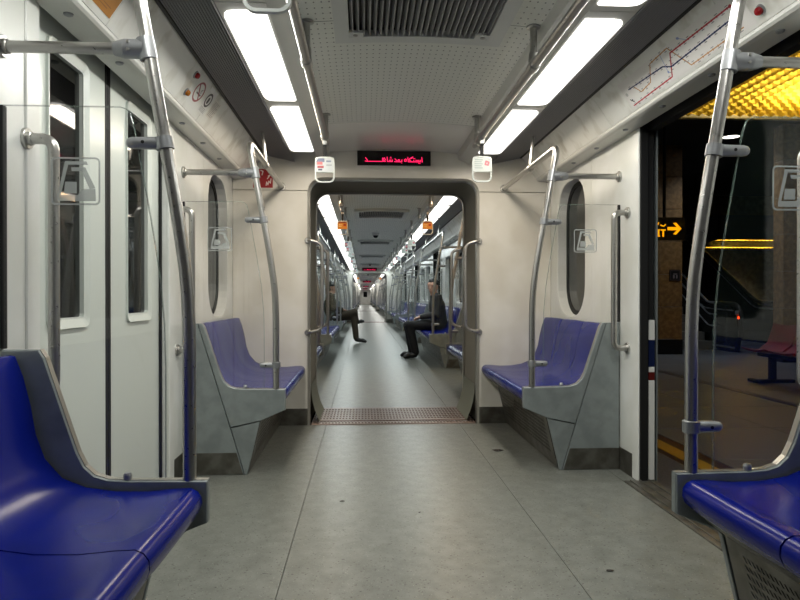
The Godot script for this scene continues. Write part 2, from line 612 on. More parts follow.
func make_mid_bench(mirror: bool) -> Node3D:
	var o := thing("bench_seat", "-", "bench")
	var a := BENCH_H - 0.043
	var w := 2.0 * a / 7.0
	for i in 7: mi("seat_section", seat_mesh(-a + i * w, -a + (i + 1) * w, mirror), M.seat, o)
	bench_end(o, BENCH_H - 0.030, BENCH_H, 1, mirror)
	bench_end(o, -BENCH_H, -BENCH_H + 0.030, -1, mirror)
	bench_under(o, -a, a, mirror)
	return o

func pole_path(z: float, top := 1.872) -> Array:
	return [Vector3(0.733, 0.476, z), Vector3(0.733, 0.90, z), Vector3(0.740, 1.05, z), Vector3(0.768, 1.25, z), Vector3(0.882, top, z)]

func flange(b: MB, p: Vector3, d: Vector3) -> void:
	b.lathe(p, d, [Vector2(0.018, 0.022), Vector2(0.021, 0.020), Vector2(0.021, 0.011), Vector2(0.030, 0.011), Vector2(0.032, 0.009), Vector2(0.032, 0.0)], 18)

func pole_fittings(o: Node3D, z: float, mirror: bool) -> void:
	var b := MB.new(); b.mx = mirror
	# tube across to the wall
	b.tube(PackedVector3Array([Vector3(0.855, 1.70, z), Vector3(1.25, 1.70, z)]), 0.0165, 14)
	mi("wall_tube", b.mesh(), M.steel, o)
	b = MB.new(); b.mx = mirror
	flange(b, Vector3(1.25, 1.70, z), Vector3(-1, 0, 0))
	mi("flange", b.mesh(), M.steel, o)
	b = MB.new(); b.mx = mirror
	var lean := Vector3(0.116, 0.622, 0).normalized()
	var c := Vector3(0.850, 1.70, z)
	b.lathe(c - lean * 0.032, lean, [Vector2(0.018, 0), Vector2(0.0245, 0.002), Vector2(0.0245, 0.062), Vector2(0.018, 0.064)], 18)
	b.lathe(Vector3(0.855, 1.70, z), Vector3(1, 0, 0), [Vector2(0.027, 0), Vector2(0.027, 0.055), Vector2(0.019, 0.085), Vector2(0.0165, 0.085)], 18)
	mi("tee_clamp", b.mesh(), M.clamp, o)
	b = MB.new(); b.mx = mirror
	b.lathe(Vector3(0.894, 1.70, z + 0.0255), Vector3(0, 0, 1), [Vector2(0.0045, 0), Vector2(0.0045, 0.003), Vector2(0, 0.0035)], 8)
	var scm := b.mesh()
	for y in [0.012, -0.010]: mi("screw", scm, M.steel, o).position.y = y
	for g in [[0.802, 1.435, 0.105], [0.733, 0.615, 0.092]]:
		b = MB.new(); b.mx = mirror
		var up := lean if g[1] > 1 else Vector3.UP
		var q := Vector3(g[0], g[1], z)
		b.lathe(q - up * 0.019, up, [Vector2(0.018, 0), Vector2(0.025, 0.002), Vector2(0.025, 0.036), Vector2(0.018, 0.038)], 18)
		b.lathe(q, Vector3(1, 0, 0), [Vector2(0.0185, 0.012), Vector2(0.0165, g[2] - 0.018), Vector2(0.0145, g[2] - 0.007), Vector2(0.009, g[2] - 0.001), Vector2(0.0, g[2])], 14)
		var gc := mi("glass_clamp", b.mesh(), M.clamp, o)
		b = MB.new(); b.mx = mirror
		b.lathe(q + Vector3(0.055, 0, 0.0165), Vector3(0, 0, 1), [Vector2(0.005, 0), Vector2(0.005, 0.002), Vector2(0, 0.002)], 8)
		mi("screw", b.mesh(), M.black, gc)

func ceiling_rod(o: Node3D, z: float, mirror: bool, dy := 0.0) -> void:
	var b := MB.new(); b.mx = mirror
	b.tube(fillet([Vector3(0.878, 1.872 + dy, z), Vector3(0.880, 1.90 + dy, z), Vector3(0.888, 1.96 + dy, z), Vector3(0.90, 2.10, z)], 0.02), 0.0115, 10)
	b.lathe(Vector3(0.878, 1.862 + dy, z - 0.016), Vector3(0, 0, 1), [Vector2(0.019, 0), Vector2(0.0235, 0.002), Vector2(0.0235, 0.03), Vector2(0.019, 0.032)], 16)
	mi("ceiling_rod", b.mesh(), M.steel, o)

func make_end_pole(mirror: bool) -> Node3D:
	var o := thing("grab_pole", "-", "pole")
	var z := SEAT_END - 0.0175
	var b := MB.new(); b.mx = mirror
	var p := pole_path(z)
	p.append(Vector3(0.872, 1.858, 0.0))
	b.tube(fillet(p, 0.07, 8), 0.0185, 14)
	mi("pole", b.mesh(), M.steel, o)
	b = MB.new(); b.mx = mirror
	flange(b, Vector3(0.872, 1.858, 0), Vector3(0, 0, 1))
	mi("flange", b.mesh(), M.steel, o)
	pole_fittings(o, z, mirror)
	ceiling_rod(o, 0.79, mirror)
	return o

func make_mid_pole(mirror: bool) -> Node3D:
	var o := thing("grab_pole", "-", "pole")
	var z := BENCH_H - 0.0175
	var b := MB.new(); b.mx = mirror
	var p := pole_path(z, 1.915)
	var q := pole_path(-z, 1.915)
	q.reverse()
	b.tube(fillet(p + q, 0.07, 8), 0.0185, 14)
	mi("pole", b.mesh(), M.steel, o)
	for s in [-1, 1]:
		pole_fittings(o, z * s, mirror)
		ceiling_rod(o, (z - 0.62) * s, mirror, 0.052)
	return o

func make_glass(mirror: bool) -> Node3D:
	var o := thing("glass_partition", "-", "partition")
	var out := [[1.243, 0.858], [1.243, 1.535], [0.925, 1.535], [0.908, 1.530], [0.897, 1.518], [0.888, 1.49], [0.84, 1.22], [0.815, 1.06], [0.803, 0.92], [0.800, 0.80], [0.800, 0.487], [0.90, 0.487], [0.955, 0.491], [0.992, 0.503], [1.02, 0.529], [1.04, 0.569], [1.062, 0.634], [1.095, 0.734], [1.128, 0.834], [1.142, 0.857]]
	var b := MB.new(); b.mx = mirror
	b.prism(V2(out), -0.004, 0.004)
	mi("pane", b.mesh(), M.glass, o)
	b = MB.new(); b.mx = mirror
	var r := []
	for i in range(1, 11): r.append(Vector3(out[i][0], out[i][1], 0))
	for i in r.size() - 1:
		var d: Vector3 = (r[i + 1] - r[i]).normalized()
		var w := Vector3(d.y, -d.x, 0) * -0.0022
		var e := Vector3(0, 0, 0.0043)
		b.quad(r[i] - e, r[i + 1] - e, r[i + 1] + e, r[i] + e)
		b.quad(r[i] + e, r[i + 1] + e, r[i + 1] + e - w, r[i] + e - w)
		b.quad(r[i + 1] - e, r[i] - e, r[i] - e - w, r[i + 1] - e - w)
	mi("pane_edge", b.mesh(), M.glass_edge, o)
	b = MB.new(); b.mx = mirror
	b.box(Vector3(1.2445, 1.195, 0), Vector3(0.011, 0.68, 0.022), 0.002)
	mi("wall_seal", b.mesh(), M.rubber, o)
	b = MB.new(); b.mx = mirror
	b.lathe(Vector3(0.905, 0.484, 0), Vector3.UP, [Vector2(0.012, 0), Vector2(0.012, 0.012), Vector2(0.009, 0.019), Vector2(0, 0.021)], 14)
	mi("bolt", b.mesh(), M.clamp, o)
	# frosted emblem
	b = MB.new()
	var cx := -1.045 if mirror else 1.045
	var k := 0.135 / 305.0
	var tr := func(a: Array) -> PackedVector2Array:
		var w := PackedVector2Array()
		for p in a: w.append(Vector2(cx + (p[0] - 262.0) * k, 1.325 - (p[1] - 316.0) * k))
		return w
	b.ring(rrect(cx, 1.325, 0.135, 0.134, 0.014), rrect(cx, 1.325, 0.125, 0.124, 0.010), 0.0042, 0.005)
	b.prism(tr.call([[196, 190], [330, 190], [338, 212], [216, 212], [170, 403], [276, 403], [300, 368], [384, 364], [386, 442], [148, 442], [150, 410]]), 0.0042, 0.005)
	b.prism(tr.call([[235, 228], [322, 228], [384, 360], [348, 366], [300, 252], [238, 252]]), 0.0042, 0.005)
	b.prism(tr.call([[197, 320], [268, 320], [268, 393], [190, 393]]), 0.0042, 0.005)
	mi("frosted_emblem", b.mesh(), M.frost, o)
	return o

func make_handle(mirror: bool) -> Node3D:
	var o := thing("grab_bar", "-", "handle")
	var b := MB.new(); b.mx = mirror
	b.tube(fillet([Vector3(1.25, 1.475, 0), Vector3(1.168, 1.475, 0), Vector3(1.168, 0.712, 0), Vector3(1.25, 0.712, 0)], 0.06, 8), 0.0165, 14)
	mi("bar", b.mesh(), M.steel, o)
	for y in [1.475, 0.712]:
		b = MB.new(); b.mx = mirror
		flange(b, Vector3(1.25, y, 0), Vector3(-1, 0, 0))
		mi("flange", b.mesh(), M.steel, o)
	return o

func make_gang_handle(mirror: bool) -> Node3D:
	var o := thing("gangway_bar", "-", "handle")
	var b := MB.new(); b.mx = mirror
	b.tube(fillet([Vector3(0.672, 1.44, 0.0), Vector3(0.655, 1.44, 0.03), Vector3(0.56, 1.415, 0.03), Vector3(0.56, 0.75, 0.03), Vector3(0.655, 0.725, 0.03), Vector3(0.672, 0.725, 0.0)], 0.05, 6), 0.0135, 12)
	mi("bar", b.mesh(), M.steel, o)
	for y in [1.44, 0.725]:
		b = MB.new(); b.mx = mirror
		b.lathe(Vector3(0.672, y, 0), Vector3(0, 0, 1), [Vector2(0.0, 0.02), Vector2(0.017, 0.02), Vector2(0.024, 0.012), Vector2(0.026, 0.0)], 14)
		mi("flange", b.mesh(), M.steel, o)
	return o

# ---- ceiling lights
var LIGHT_E := 1.1
func make_light(mirror: bool) -> Node3D:
	var o := thing("ceiling_light", "-", "light")
	var b := MB.new(); b.mx = mirror
	# frame in x-z seen from below: outline turned into the floor plane
	b.xf = Transform3D(Basis(Vector3(1, 0, 0), Vector3(0, 0, 1), Vector3(0, -1, 0)), Vector3(0.678, 2.052, 0))
	var hole := V2([])
	var w := 0.080
	var l := 0.540
	for p in [[-w, -l], [w - 0.05, -l], [w - 0.02, -l + 0.008], [w - 0.006, -l + 0.03], [w, -l + 0.06], [w, l - 0.06], [w - 0.006, l - 0.03], [w - 0.02, l - 0.008], [w - 0.05, l], [-w, l]]: hole.append(Vector2(p[0], p[1]))
	var lp := around(hole, -0.092, -0.6, 0.092, 0.6)
	b.ring(lp[0], lp[1], -0.012, 0.0)
	mi("frame", b.mesh(), M.light_frame, o)
	b = MB.new(); b.mx = mirror
	b.xf = Transform3D(Basis(Vector3(1, 0, 0), Vector3(0, 0, 1), Vector3(0, -1, 0)), Vector3(0.678, 2.053, 0))
	b.prism(MB.inset(hole, -0.001), -0.008, 0.012, 0.007)
	mi("light_diffuser", b.mesh(), M.light_diffuser, o)
	b = MB.new(); b.mx = mirror
	b.lathe(Vector3(0.7645, 2.052, 0), Vector3(0, -1, 0), [Vector2(0.006, 0), Vector2(0.005, 0.003), Vector2(0, 0.004)], 8)
	var scm := b.mesh()
	for z in [-0.45, 0.0, 0.45]: mi("screw", scm, M.clamp, o).position.z = z
	var a := AreaLight3D.new()
	a.name = "lamp"
	a.area_size = Vector2(0.146, 1.08)
	a.light_energy = LIGHT_E
	a.light_color = Color(1.0, 1.0, 0.975)
	a.set("area_range", 30.0)
	a.set("area_attenuation", 2.0)
	a.shadow_enabled = true
	o.add_child(a)
	a.position = Vector3(-0.678 if mirror else 0.678, 2.039, 0)
	a.rotation = Vector3(-PI / 2, 0, 0)
	return o

func make_vent(_mirror: bool) -> Node3D:
	var o := thing("ceiling_vent", "-", "vent")
	var ya := func(x: float) -> float: return 2.148 - 0.09 * x * x
	var b := MB.new()
	# frame: four bent bands following the arched ceiling
	for s in 12:
		var x0 := -0.36 + 0.06 * s
		var x1 := x0 + 0.06
		for e in [-1, 1]:
			var z0: float = e * 0.335
			var z1: float = e * 0.40
			if s == 0 or s == 11:
				if e > 0: continue
				z0 = -0.40; z1 = 0.40
			var y0: float = ya.call(x0) - 0.028
			var y1: float = ya.call(x1) - 0.028
			var za: float = min(z0, z1); var zb: float = max(z0, z1)
			b.quad(Vector3(x0, y0, zb), Vector3(x0, y0, za), Vector3(x1, y1, za), Vector3(x1, y1, zb))
			for z in [za, zb]: b.quad(Vector3(x0, y0, z), Vector3(x1, y1, z), Vector3(x1, y1 + 0.034, z), Vector3(x0, y0 + 0.034, z))
	for x in [-0.36, 0.36, -0.30, 0.30]:
		var y: float = ya.call(x) - 0.028
		b.quad(Vector3(x, y, -0.4), Vector3(x, y, 0.4), Vector3(x, y + 0.034, 0.4), Vector3(x, y + 0.034, -0.4))
	mi("frame", b.mesh(), M.vent, o)
	for e in [-1, 1]:
		for s in [-1, 1]:
			b = MB.new()
			b.box(Vector3(s * 0.27, ya.call(0.27) - 0.022, e * 0.315), Vector3(0.062, 0.012, 0.05))
			var tab := mi("corner_tab", b.mesh(), M.vent, o)
			b = MB.new()
			b.lathe(Vector3(s * 0.272, ya.call(0.27) - 0.028, e * 0.315), Vector3(0, -1, 0), [Vector2(0.011, 0), Vector2(0.010, 0.004), Vector2(0.003, 0.005), Vector2(0.003, 0.003), Vector2(0, 0.003)], 10)
			mi("screw", b.mesh(), M.steel, tab)
	var slat := MB.new()
	slat.xf = Transform3D(Basis(Vector3(0, 0, 1), 0.5), Vector3.ZERO)
	slat.box(Vector3.ZERO, Vector3(0.004, 0.022, 0.668))
	var sm := slat.mesh()
	for i in 25:
		var x := -0.288 + 0.024 * i
		var s := mi("slat", sm, M.vent_slat, o)
		s.position = Vector3(x, ya.call(x) - 0.015, 0)
	b = MB.new()
	b.tube(PackedVector3Array([Vector3(-0.3, 2.113, 0.06), Vector3(0, 2.121, 0.06), Vector3(0.3, 2.113, 0.06)]), 0.003, 6)
	mi("cross_wire", b.mesh(), M.vent_slat, o)
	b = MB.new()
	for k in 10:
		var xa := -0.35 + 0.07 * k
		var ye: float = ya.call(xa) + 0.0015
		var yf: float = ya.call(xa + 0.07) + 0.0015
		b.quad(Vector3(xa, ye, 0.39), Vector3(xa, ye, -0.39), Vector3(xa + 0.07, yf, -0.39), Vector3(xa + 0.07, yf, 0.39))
	mi("duct_shade_sheet", b.mesh(), M.black, o)  # black sheet under the ceiling panel stands in for the shade inside the vent
	return o

func make_dome(_mirror: bool) -> Node3D:
	var o := thing("dome_camera", "-", "camera")
	var b := MB.new()
	b.lathe(Vector3(0, 2.15, 0), Vector3(0, -1, 0), [Vector2(0.065, 0), Vector2(0.065, 0.03), Vector2(0.05, 0.045), Vector2(0.045, 0.045)], 16)
	mi("base", b.mesh(), M.trim_grey, o)
	b = MB.new()
	b.lathe(Vector3(0, 2.105, 0), Vector3(0, -1, 0), [Vector2(0.046, 0), Vector2(0.042, 0.02), Vector2(0.028, 0.038), Vector2(0, 0.046)], 16)
	mi("dome", b.mesh(), M.black, o)
	return o

func make_rail(z0: float, z1: float, hangers: Array, mirror: bool) -> Node3D:
	var o := thing("overhead_handrail", "-", "handrail")
	var b := MB.new(); b.mx = mirror
	b.tube(PackedVector3Array([Vector3(0.472, 1.966, z0), Vector3(0.472, 1.966, z1)]), 0.0185, 14)
	mi("rail", b.mesh(), M.steel, o)
	for z in hangers:
		b = MB.new(); b.mx = mirror
		b.tube(PackedVector3Array([Vector3(0.472, 1.985, z), Vector3(0.472, 2.03, z), Vector3(0.472, 2.126, z)]), 0.0155, 12)
		b.lathe(Vector3(0.472, 2.132, z), Vector3(0, -1, 0), [Vector2(0.03, 0), Vector2(0.03, 0.006), Vector2(0.0155, 0.009)], 14)
		b.lathe(Vector3(0.472, 2.03, z), Vector3(0, -1, 0), [Vector2(0.0155, 0), Vector2(0.0205, 0.012), Vector2(0.0225, 0.05)], 14)
		mi("hanger", b.mesh(), M.steel, o)
		b = MB.new(); b.mx = mirror
		b.lathe(Vector3(0.472, 1.966, z - 0.028), Vector3(0, 0, 1), [Vector2(0.0185, 0), Vector2(0.024, 0.003), Vector2(0.024, 0.053), Vector2(0.0185, 0.056)], 16)
		mi("collar", b.mesh(), M.steel, o)
	return o

func card_image(kind: int) -> Image:
	var im := Image.create(96, 80, false, Image.FORMAT_RGB8)
	im.fill([Color(0.80, 0.82, 0.83), Color(0.82, 0.84, 0.82), Color(0.90, 0.60, 0.22)][kind])
	if kind == 0:
		im.fill_rect(Rect2i(0, 0, 46, 22), Color(0.46, 0.50, 0.60))
		im.fill_rect(Rect2i(6, 20, 30, 18), Color(0.80, 0.45, 0.45))
		im.fill_rect(Rect2i(8, 44, 34, 14), Color(0.66, 0.28, 0.30))
		im.fill_rect(Rect2i(56, 12, 26, 10), Color(0.50, 0.54, 0.62))
		im.fill_rect(Rect2i(56, 36, 30, 8), Color(0.66, 0.68, 0.70))
		im.fill_rect(Rect2i(12, 62, 22, 10), Color(0.25, 0.25, 0.35))
	elif kind == 1:
		for k in 5: im.fill_rect(Rect2i(8, 10 + k * 12, 44 - 6 * (k % 2), 4), Color(0.56, 0.62, 0.60))
		poly_on(im, [Vector2(70, 20), Vector2(84, 26), Vector2(80, 42), Vector2(66, 38), Vector2(70, 20)], 10, Color(0.78, 0.42, 0.46))
	else:
		im.fill_rect(Rect2i(0, 0, 96, 16), Color(0.60, 0.30, 0.16))
		im.fill_rect(Rect2i(58, 24, 26, 24), Color(0.72, 0.24, 0.14))
		im.fill_rect(Rect2i(10, 30, 36, 8), Color(0.95, 0.85, 0.6))
		im.fill_rect(Rect2i(10, 48, 30, 8), Color(0.95, 0.85, 0.6))
	return im

func make_strap(kind: int, short_strap: float) -> Node3D:
	var o := thing("hanging_strap", "-", "strap handle")
	var b := MB.new()
	b.lathe(Vector3(0, 0, -0.018), Vector3(0, 0, 1), [Vector2(0.0188, 0), Vector2(0.025, 0.002), Vector2(0.025, 0.034), Vector2(0.0188, 0.036)], 16)
	b.box(Vector3(0, -0.034, 0), Vector3(0.03, 0.03, 0.03), 0.004)
	mi("rail_clamp", b.mesh(), M.steel, o)
	var t := -0.045
	var h := t - short_strap
	b = MB.new()
	b.box(Vector3(0, (t + h) * 0.5 - 0.004, 0), Vector3(0.024, short_strap + 0.012, 0.006), 0.001)
	mi("strap", b.mesh(), M.strap, o)
	# card pocket with a thin grip loop below it
	b = MB.new()
	b.ring(rrect(0, h - 0.0775, 0.118, 0.155, 0.032, 5), rrect(0, h - 0.0775, 0.102, 0.139, 0.026, 5), -0.008, 0.008)
	mi("grip_ring", b.mesh(), M.ring, o)
	b = MB.new()
	b.prism(rrect(0, h - 0.049, 0.116, 0.092, 0.014, 4), -0.006, 0.006, 0.002)
	mi("card_pocket", b.mesh(), M.ring, o)
	b = MB.new()
	b.quad(Vector3(-0.053, h - 0.091, 0.0064), Vector3(0.053, h - 0.091, 0.0064), Vector3(0.053, h - 0.010, 0.0064), Vector3(-0.053, h - 0.010, 0.0064))
	b.quad(Vector3(0.053, h - 0.091, -0.0064), Vector3(-0.053, h - 0.091, -0.0064), Vector3(-0.053, h - 0.010, -0.0064), Vector3(0.053, h - 0.010, -0.0064))
	mi("advert_card", b.mesh(), M["card%d" % kind], o)
	return o

# ---- shell pieces: d = +1 when the inside lies towards +z of the end wall
const HEAD_A := Vector2(1.012, 2.112)
const HEAD_B := Vector2(1.130, 1.940)

func head_pt(t: float, off := 0.0) -> Vector2:
	var d := (HEAD_B - HEAD_A)
	var nn := Vector2(d.y, -d.x).normalized()   # towards the aisle and down
	return HEAD_A + d * t + nn * off

func make_ceiling(za: float, zb: float, seams: Array, smooth_from: float, smooth_side: int) -> Node3D:
	# za < zb
	var root := thing("ceiling", "arched white perforated metro ceiling with dark ribbed side grilles", "ceiling", Vector3.ZERO, "", "structure")
	var b: MB
	var cuts := [za]
	for s in seams:
		if s > za + 0.1 and s < zb - 0.1: cuts.append(s)
	cuts.append(zb)
	for i in cuts.size() - 1:
		b = MB.new()
		var z0: float = cuts[i] + 0.002
		var z1: float = cuts[i + 1] - 0.002
		var lo := []
		var xs := PackedVector3Array(); var xe := PackedVector3Array()
		for k in 17:
			var x := -0.505 + 1.01 * k / 16.0
			var y := 2.152 - 0.09 * x * x
			xs.append(Vector3(x, y, z1)); xe.append(Vector3(x, y, z0))
		b.grid([xs, xe])
		var mid: float = (z0 + z1) * 0.5
		var plain: bool = (smooth_side < 0 and mid < smooth_from) or (smooth_side > 0 and mid > smooth_from)
		mi("ceiling_panel", b.mesh(), M.ceiling_plain if plain else M.perforated, root)
	for mirror in [false, true]:
		b = MB.new(); b.mx = mirror
		b.prism(V2([[0.498, 2.130], [0.512, 2.082], [0.590, 2.052], [0.590, 2.062], [0.518, 2.092], [0.508, 2.140]]), za, zb)
		mi("light_band", b.mesh(), M.trim_grey, root)
		# ribbed grille
		b = MB.new(); b.mx = mirror
		var p0 := Vector2(0.772, 2.058)
		var p1 := Vector2(0.996, 2.108)
		var ribs := 17
		var prof := PackedVector2Array()
		for r in ribs:
			for q in [[0.0, 0.007], [0.12, 0.010], [0.34, 0.010], [0.46, 0.007], [0.5, -0.006], [0.96, -0.006]]:
				var t: float = (r + q[0]) / ribs
				prof.append(p0.lerp(p1, t) + Vector2(0.2178, -0.976) * q[1])
		for i in prof.size() - 1:
			var a := prof[i]; var c := prof[i + 1]
			b.quad(Vector3(a.x, a.y, zb), Vector3(a.x, a.y, za), Vector3(c.x, c.y, za), Vector3(c.x, c.y, zb))
		mi("ribbed_grille", b.mesh(), M.louvre, root)
		b = MB.new(); b.mx = mirror
		b.prism(V2([[0.992, 2.118], [0.998, 2.098], [1.012, 2.098], [1.012, 2.125]]), za, zb)
		mi("grille_edge", b.mesh(), M.black, root)
		# lower moulding above the doors
		b = MB.new(); b.mx = mirror
		b.prism(V2([[1.131, 1.938], [1.133, 1.926], [1.142, 1.918], [1.16, 1.915], [1.252, 1.915], [1.252, 1.945], [1.14, 1.95]]), za, zb)
		mi("moulding", b.mesh(), M.moulding, root)
		# sloping cover panels
		var L := 1.21
		var zz: float = za if smooth_side < 0 else zb
		var k := 0
		var first := 1.58
		var marks := [zz]
		var zc: float = zz - smooth_side * first
		while zc > za + 0.02 and zc < zb - 0.02:
			marks.append(zc)
			zc -= smooth_side * L
		marks.append(zb if smooth_side < 0 else za)
		for i in marks.size() - 1:
			b = MB.new(); b.mx = mirror
			var z0: float = min(marks[i], marks[i + 1]) + 0.0015
			var z1: float = max(marks[i], marks[i + 1]) - 0.0015
			var a := head_pt(0.0); var c := head_pt(1.0)
			var a2 := head_pt(0.0, -0.008); var c2 := head_pt(1.0, -0.008)
			b.prism(PackedVector2Array([a, c, c2, a2]), z0, z1, 0.0015)
			mi("cover_panel", b.mesh(), M.header, root)
		b = MB.new(); b.mx = mirror
		var zs := za + 0.3
		while zs < zb - 0.1:
			b.lathe(Vector3(1.19, 1.915, zs), Vector3(0, -1, 0), [Vector2(0.016, 0), Vector2(0.014, 0.006), Vector2(0.007, 0.009), Vector2(0, 0.009)], 10)
			zs += 0.44
		tag(mi("moulding_screws", b.mesh(), M.clamp, root), "", "", "", "stuff")
	b = MB.new()
	b.box(Vector3(0, 2.22, (za + zb) * 0.5), Vector3(2.7, 0.06, zb - za))
	mi("roof", b.mesh(), M.black, root)
	for s in [-1, 1]:
		b = MB.new()
		b.box(Vector3(s * 1.325, 2.05, (za + zb) * 0.5), Vector3(0.05, 0.30, zb - za))
		mi("cant_rail", b.mesh(), M.black, root)
	return root

func make_floor(za: float, zb: float) -> Node3D:
	var root := thing("floor", "worn grey green speckled metro floor", "floor", Vector3.ZERO, "", "structure")
	var xs := [-1.17, -0.53, 0.515, 1.17]
	for i in 3:
		var z := zb
		while z > za + 0.01:
			var z0: float = za
			var b := MB.new()
			b.box(Vector3((xs[i] + xs[i + 1]) * 0.5, -0.01, (z0 + z) * 0.5), Vector3(xs[i + 1] - xs[i] - 0.0022, 0.02, z - z0), 0.0006)
			mi("floor_sheet", b.mesh(), M.floor, root)
			z = z0
	var bb := MB.new()
	bb.box(Vector3(0, -0.05, (za + zb) * 0.5), Vector3(2.5, 0.06, zb - za))
	mi("subfloor", bb.mesh(), M.rubber, root)
	return root

# a stretch of side wall from z0 to z1 with rounded windows
func wall_piece(root: Node3D, s: int, z0: float, z1: float, wins: Array, door_lo: bool, door_hi: bool) -> void:
	var b: MB
	var cut := [z0]
	for w in wins:
		cut.append(w[0] - 0.12); cut.append(w[1] + 0.12)
	cut.append(z1)
	# the wall lies in z-y: map local x -> z, local y -> y, local z -> towards the aisle
	var xf := Transform3D(Basis(Vector3(0, 0, s), Vector3(0, 1, 0), Vector3(-s, 0, 0)), Vector3(s * WALL, 0, 0))
	for i in cut.size() - 1:
		var a: float = cut[i]; var c: float = cut[i + 1]
		if c - a < 0.004: continue
		b = MB.new(); b.xf = xf
		var l0 := a * s; var l1 := c * s
		var x0: float = min(l0, l1); var x1: float = max(l0, l1)
		if i % 2 == 0:
			b.box(Vector3((x0 + x1) * 0.5, 0.9575, -0.02), Vector3(x1 - x0 - 0.002, 1.915, 0.04), 0.001)
			mi("lining_panel", b.mesh(), M.wall, root)
		else:
			var w: Array = wins[i / 2]
			var wc: float = (w[0] + w[1]) * 0.5 * s
			var hole := rrect(wc, (w[2] + w[3]) * 0.5, w[1] - w[0], w[3] - w[2], w[4], 7)
			var lp := around(hole, x0 + 0.001, 0.0, x1 - 0.001, 1.915)
			b.ring(lp[0], lp[1], -0.04, 0.0)
			mi("lining_panel", b.mesh(), M.wall, root)
			# deep rounded reveal
			b = MB.new(); b.xf = xf
			var hole2 := MB.inset(hole, 0.012)
			b.ring(hole, hole2, -0.075, 0.0, true, 0.004)
			mi("window_reveal", b.mesh(), M.wall, root)
			b = MB.new(); b.xf = xf
			b.ring(MB.inset(hole, 0.010), MB.inset(hole, 0.045), -0.085, -0.068, true, 0.004)
			mi("window_gasket", b.mesh(), M.rubber, root)
			b = MB.new(); b.xf = xf
			b.prism(MB.inset(hole, 0.040), -0.082, -0.076)
			mi("window_pane", b.mesh(), M.window_glass, root)
	# outer skin behind the pocket, with the same openings
	for i in cut.size() - 1:
		var a: float = cut[i]; var c: float = cut[i + 1]
		if c - a < 0.004: continue
		b = MB.new(); b.xf = xf
		var l0 := a * s; var l1 := c * s
		var x0: float = min(l0, l1); var x1: float = max(l0, l1)
		if i % 2 == 0:
			b.box(Vector3((x0 + x1) * 0.5, 0.93, -0.098), Vector3(x1 - x0, 1.98, 0.006))
		else:
			var w: Array = wins[i / 2]
			var wc: float = (w[0] + w[1]) * 0.5 * s
			var lp := around(rrect(wc, (w[2] + w[3]) * 0.5, w[1] - w[0] + 0.03, w[3] - w[2] + 0.03, w[4], 7), x0, -0.06, x1, 1.92)
			b.ring(lp[0], lp[1], -0.101, -0.095)
		mi("outer_skin", b.mesh(), M.panel, root)
	b = MB.new()
	b.box(Vector3(s * 1.212, -0.0105, (z0 + z1) * 0.5), Vector3(0.08, 0.02, z1 - z0))
	mi("floor_margin", b.mesh(), M.floor, root)
	# steel skirting
	b = MB.new()
	b.box(Vector3(s * (WALL - 0.001), 0.065, (z0 + z1) * 0.5), Vector3(0.006, 0.13, z1 - z0 - 0.17))
	mi("skirting", b.mesh(), M.kick, root)
	for e in [[door_lo, z0, 1], [door_hi, z1, -1]]:
		if not e[0]: continue
		b = MB.new()
		b.box(Vector3(s * (WALL + 0.002), 0.957, e[1] + e[2] * 0.04), Vector3(0.016, 1.914, 0.082), 0.004)
		mi("door_post", b.mesh(), M.wall, root)
		b = MB.new()
		b.box(Vector3(s * (WALL + (0.022 if s > 0 else 0.038)), 0.985, e[1] - e[2] * 0.006), Vector3(0.044 if s > 0 else 0.014, 1.97, 0.012), 0.003)
		mi("door_gasket", b.mesh(), M.rubber, root)

func leaf(o: Node3D, s: int, za: float, zb: float, seal_at: float, parked: bool) -> void:
	var xf := Transform3D(Basis(Vector3(0, 0, s), Vector3(0, 1, 0), Vector3(-s, 0, 0)), Vector3(s * (WALL + 0.047), 0, 0))
	var x0: float = min(za * s, zb * s); var x1: float = max(za * s, zb * s)
	var hole := rrect((x0 + x1) * 0.5, 1.385, 0.265, 0.92, 0.012, 2)
	var lp := around(hole, x0, 0.012, x1, 1.99)
	var b := MB.new(); b.xf = xf
	b.ring(lp[0], lp[1], -0.036, 0.0)
	var lf := mi("door_leaf", b.mesh(), M.door, o)
	b = MB.new(); b.xf = xf
	b.ring(rrect((x0 + x1) * 0.5, 1.385, 0.325, 0.995, 0.03, 2), hole, -0.004, 0.010, true, 0.012)
	mi("window_frame", b.mesh(), M.door, lf)
	b = MB.new(); b.xf = xf
	b.prism(MB.inset(hole, -0.003), -0.022, -0.016)
	mi("window_pane", b.mesh(), M.window_glass, lf)
	b = MB.new(); b.xf = xf
	b.box(Vector3(seal_at * s, 1.0, -0.016), Vector3(0.029, 1.97, 0.034), 0.004)
	mi("rubber_seal", b.mesh(), M.rubber, lf)
	if parked:
		# edge of the slid-back leaf: white with the livery bands
		for q in [[0.012, 0.55, "white_print"], [0.55, 0.594, "band_red"], [0.594, 0.622, "white_print"], [0.622, 0.768, "band_blue"], [0.768, 0.876, "white_print"]]:
			b = MB.new()
			b.box(Vector3(s * (WALL + 0.066), (q[0] + q[1]) * 0.5, seal_at + 0.019), Vector3(0.032, q[1] - q[0] - 0.0005, 0.004))
			mi("livery_band", b.mesh(), M[q[2]], lf)

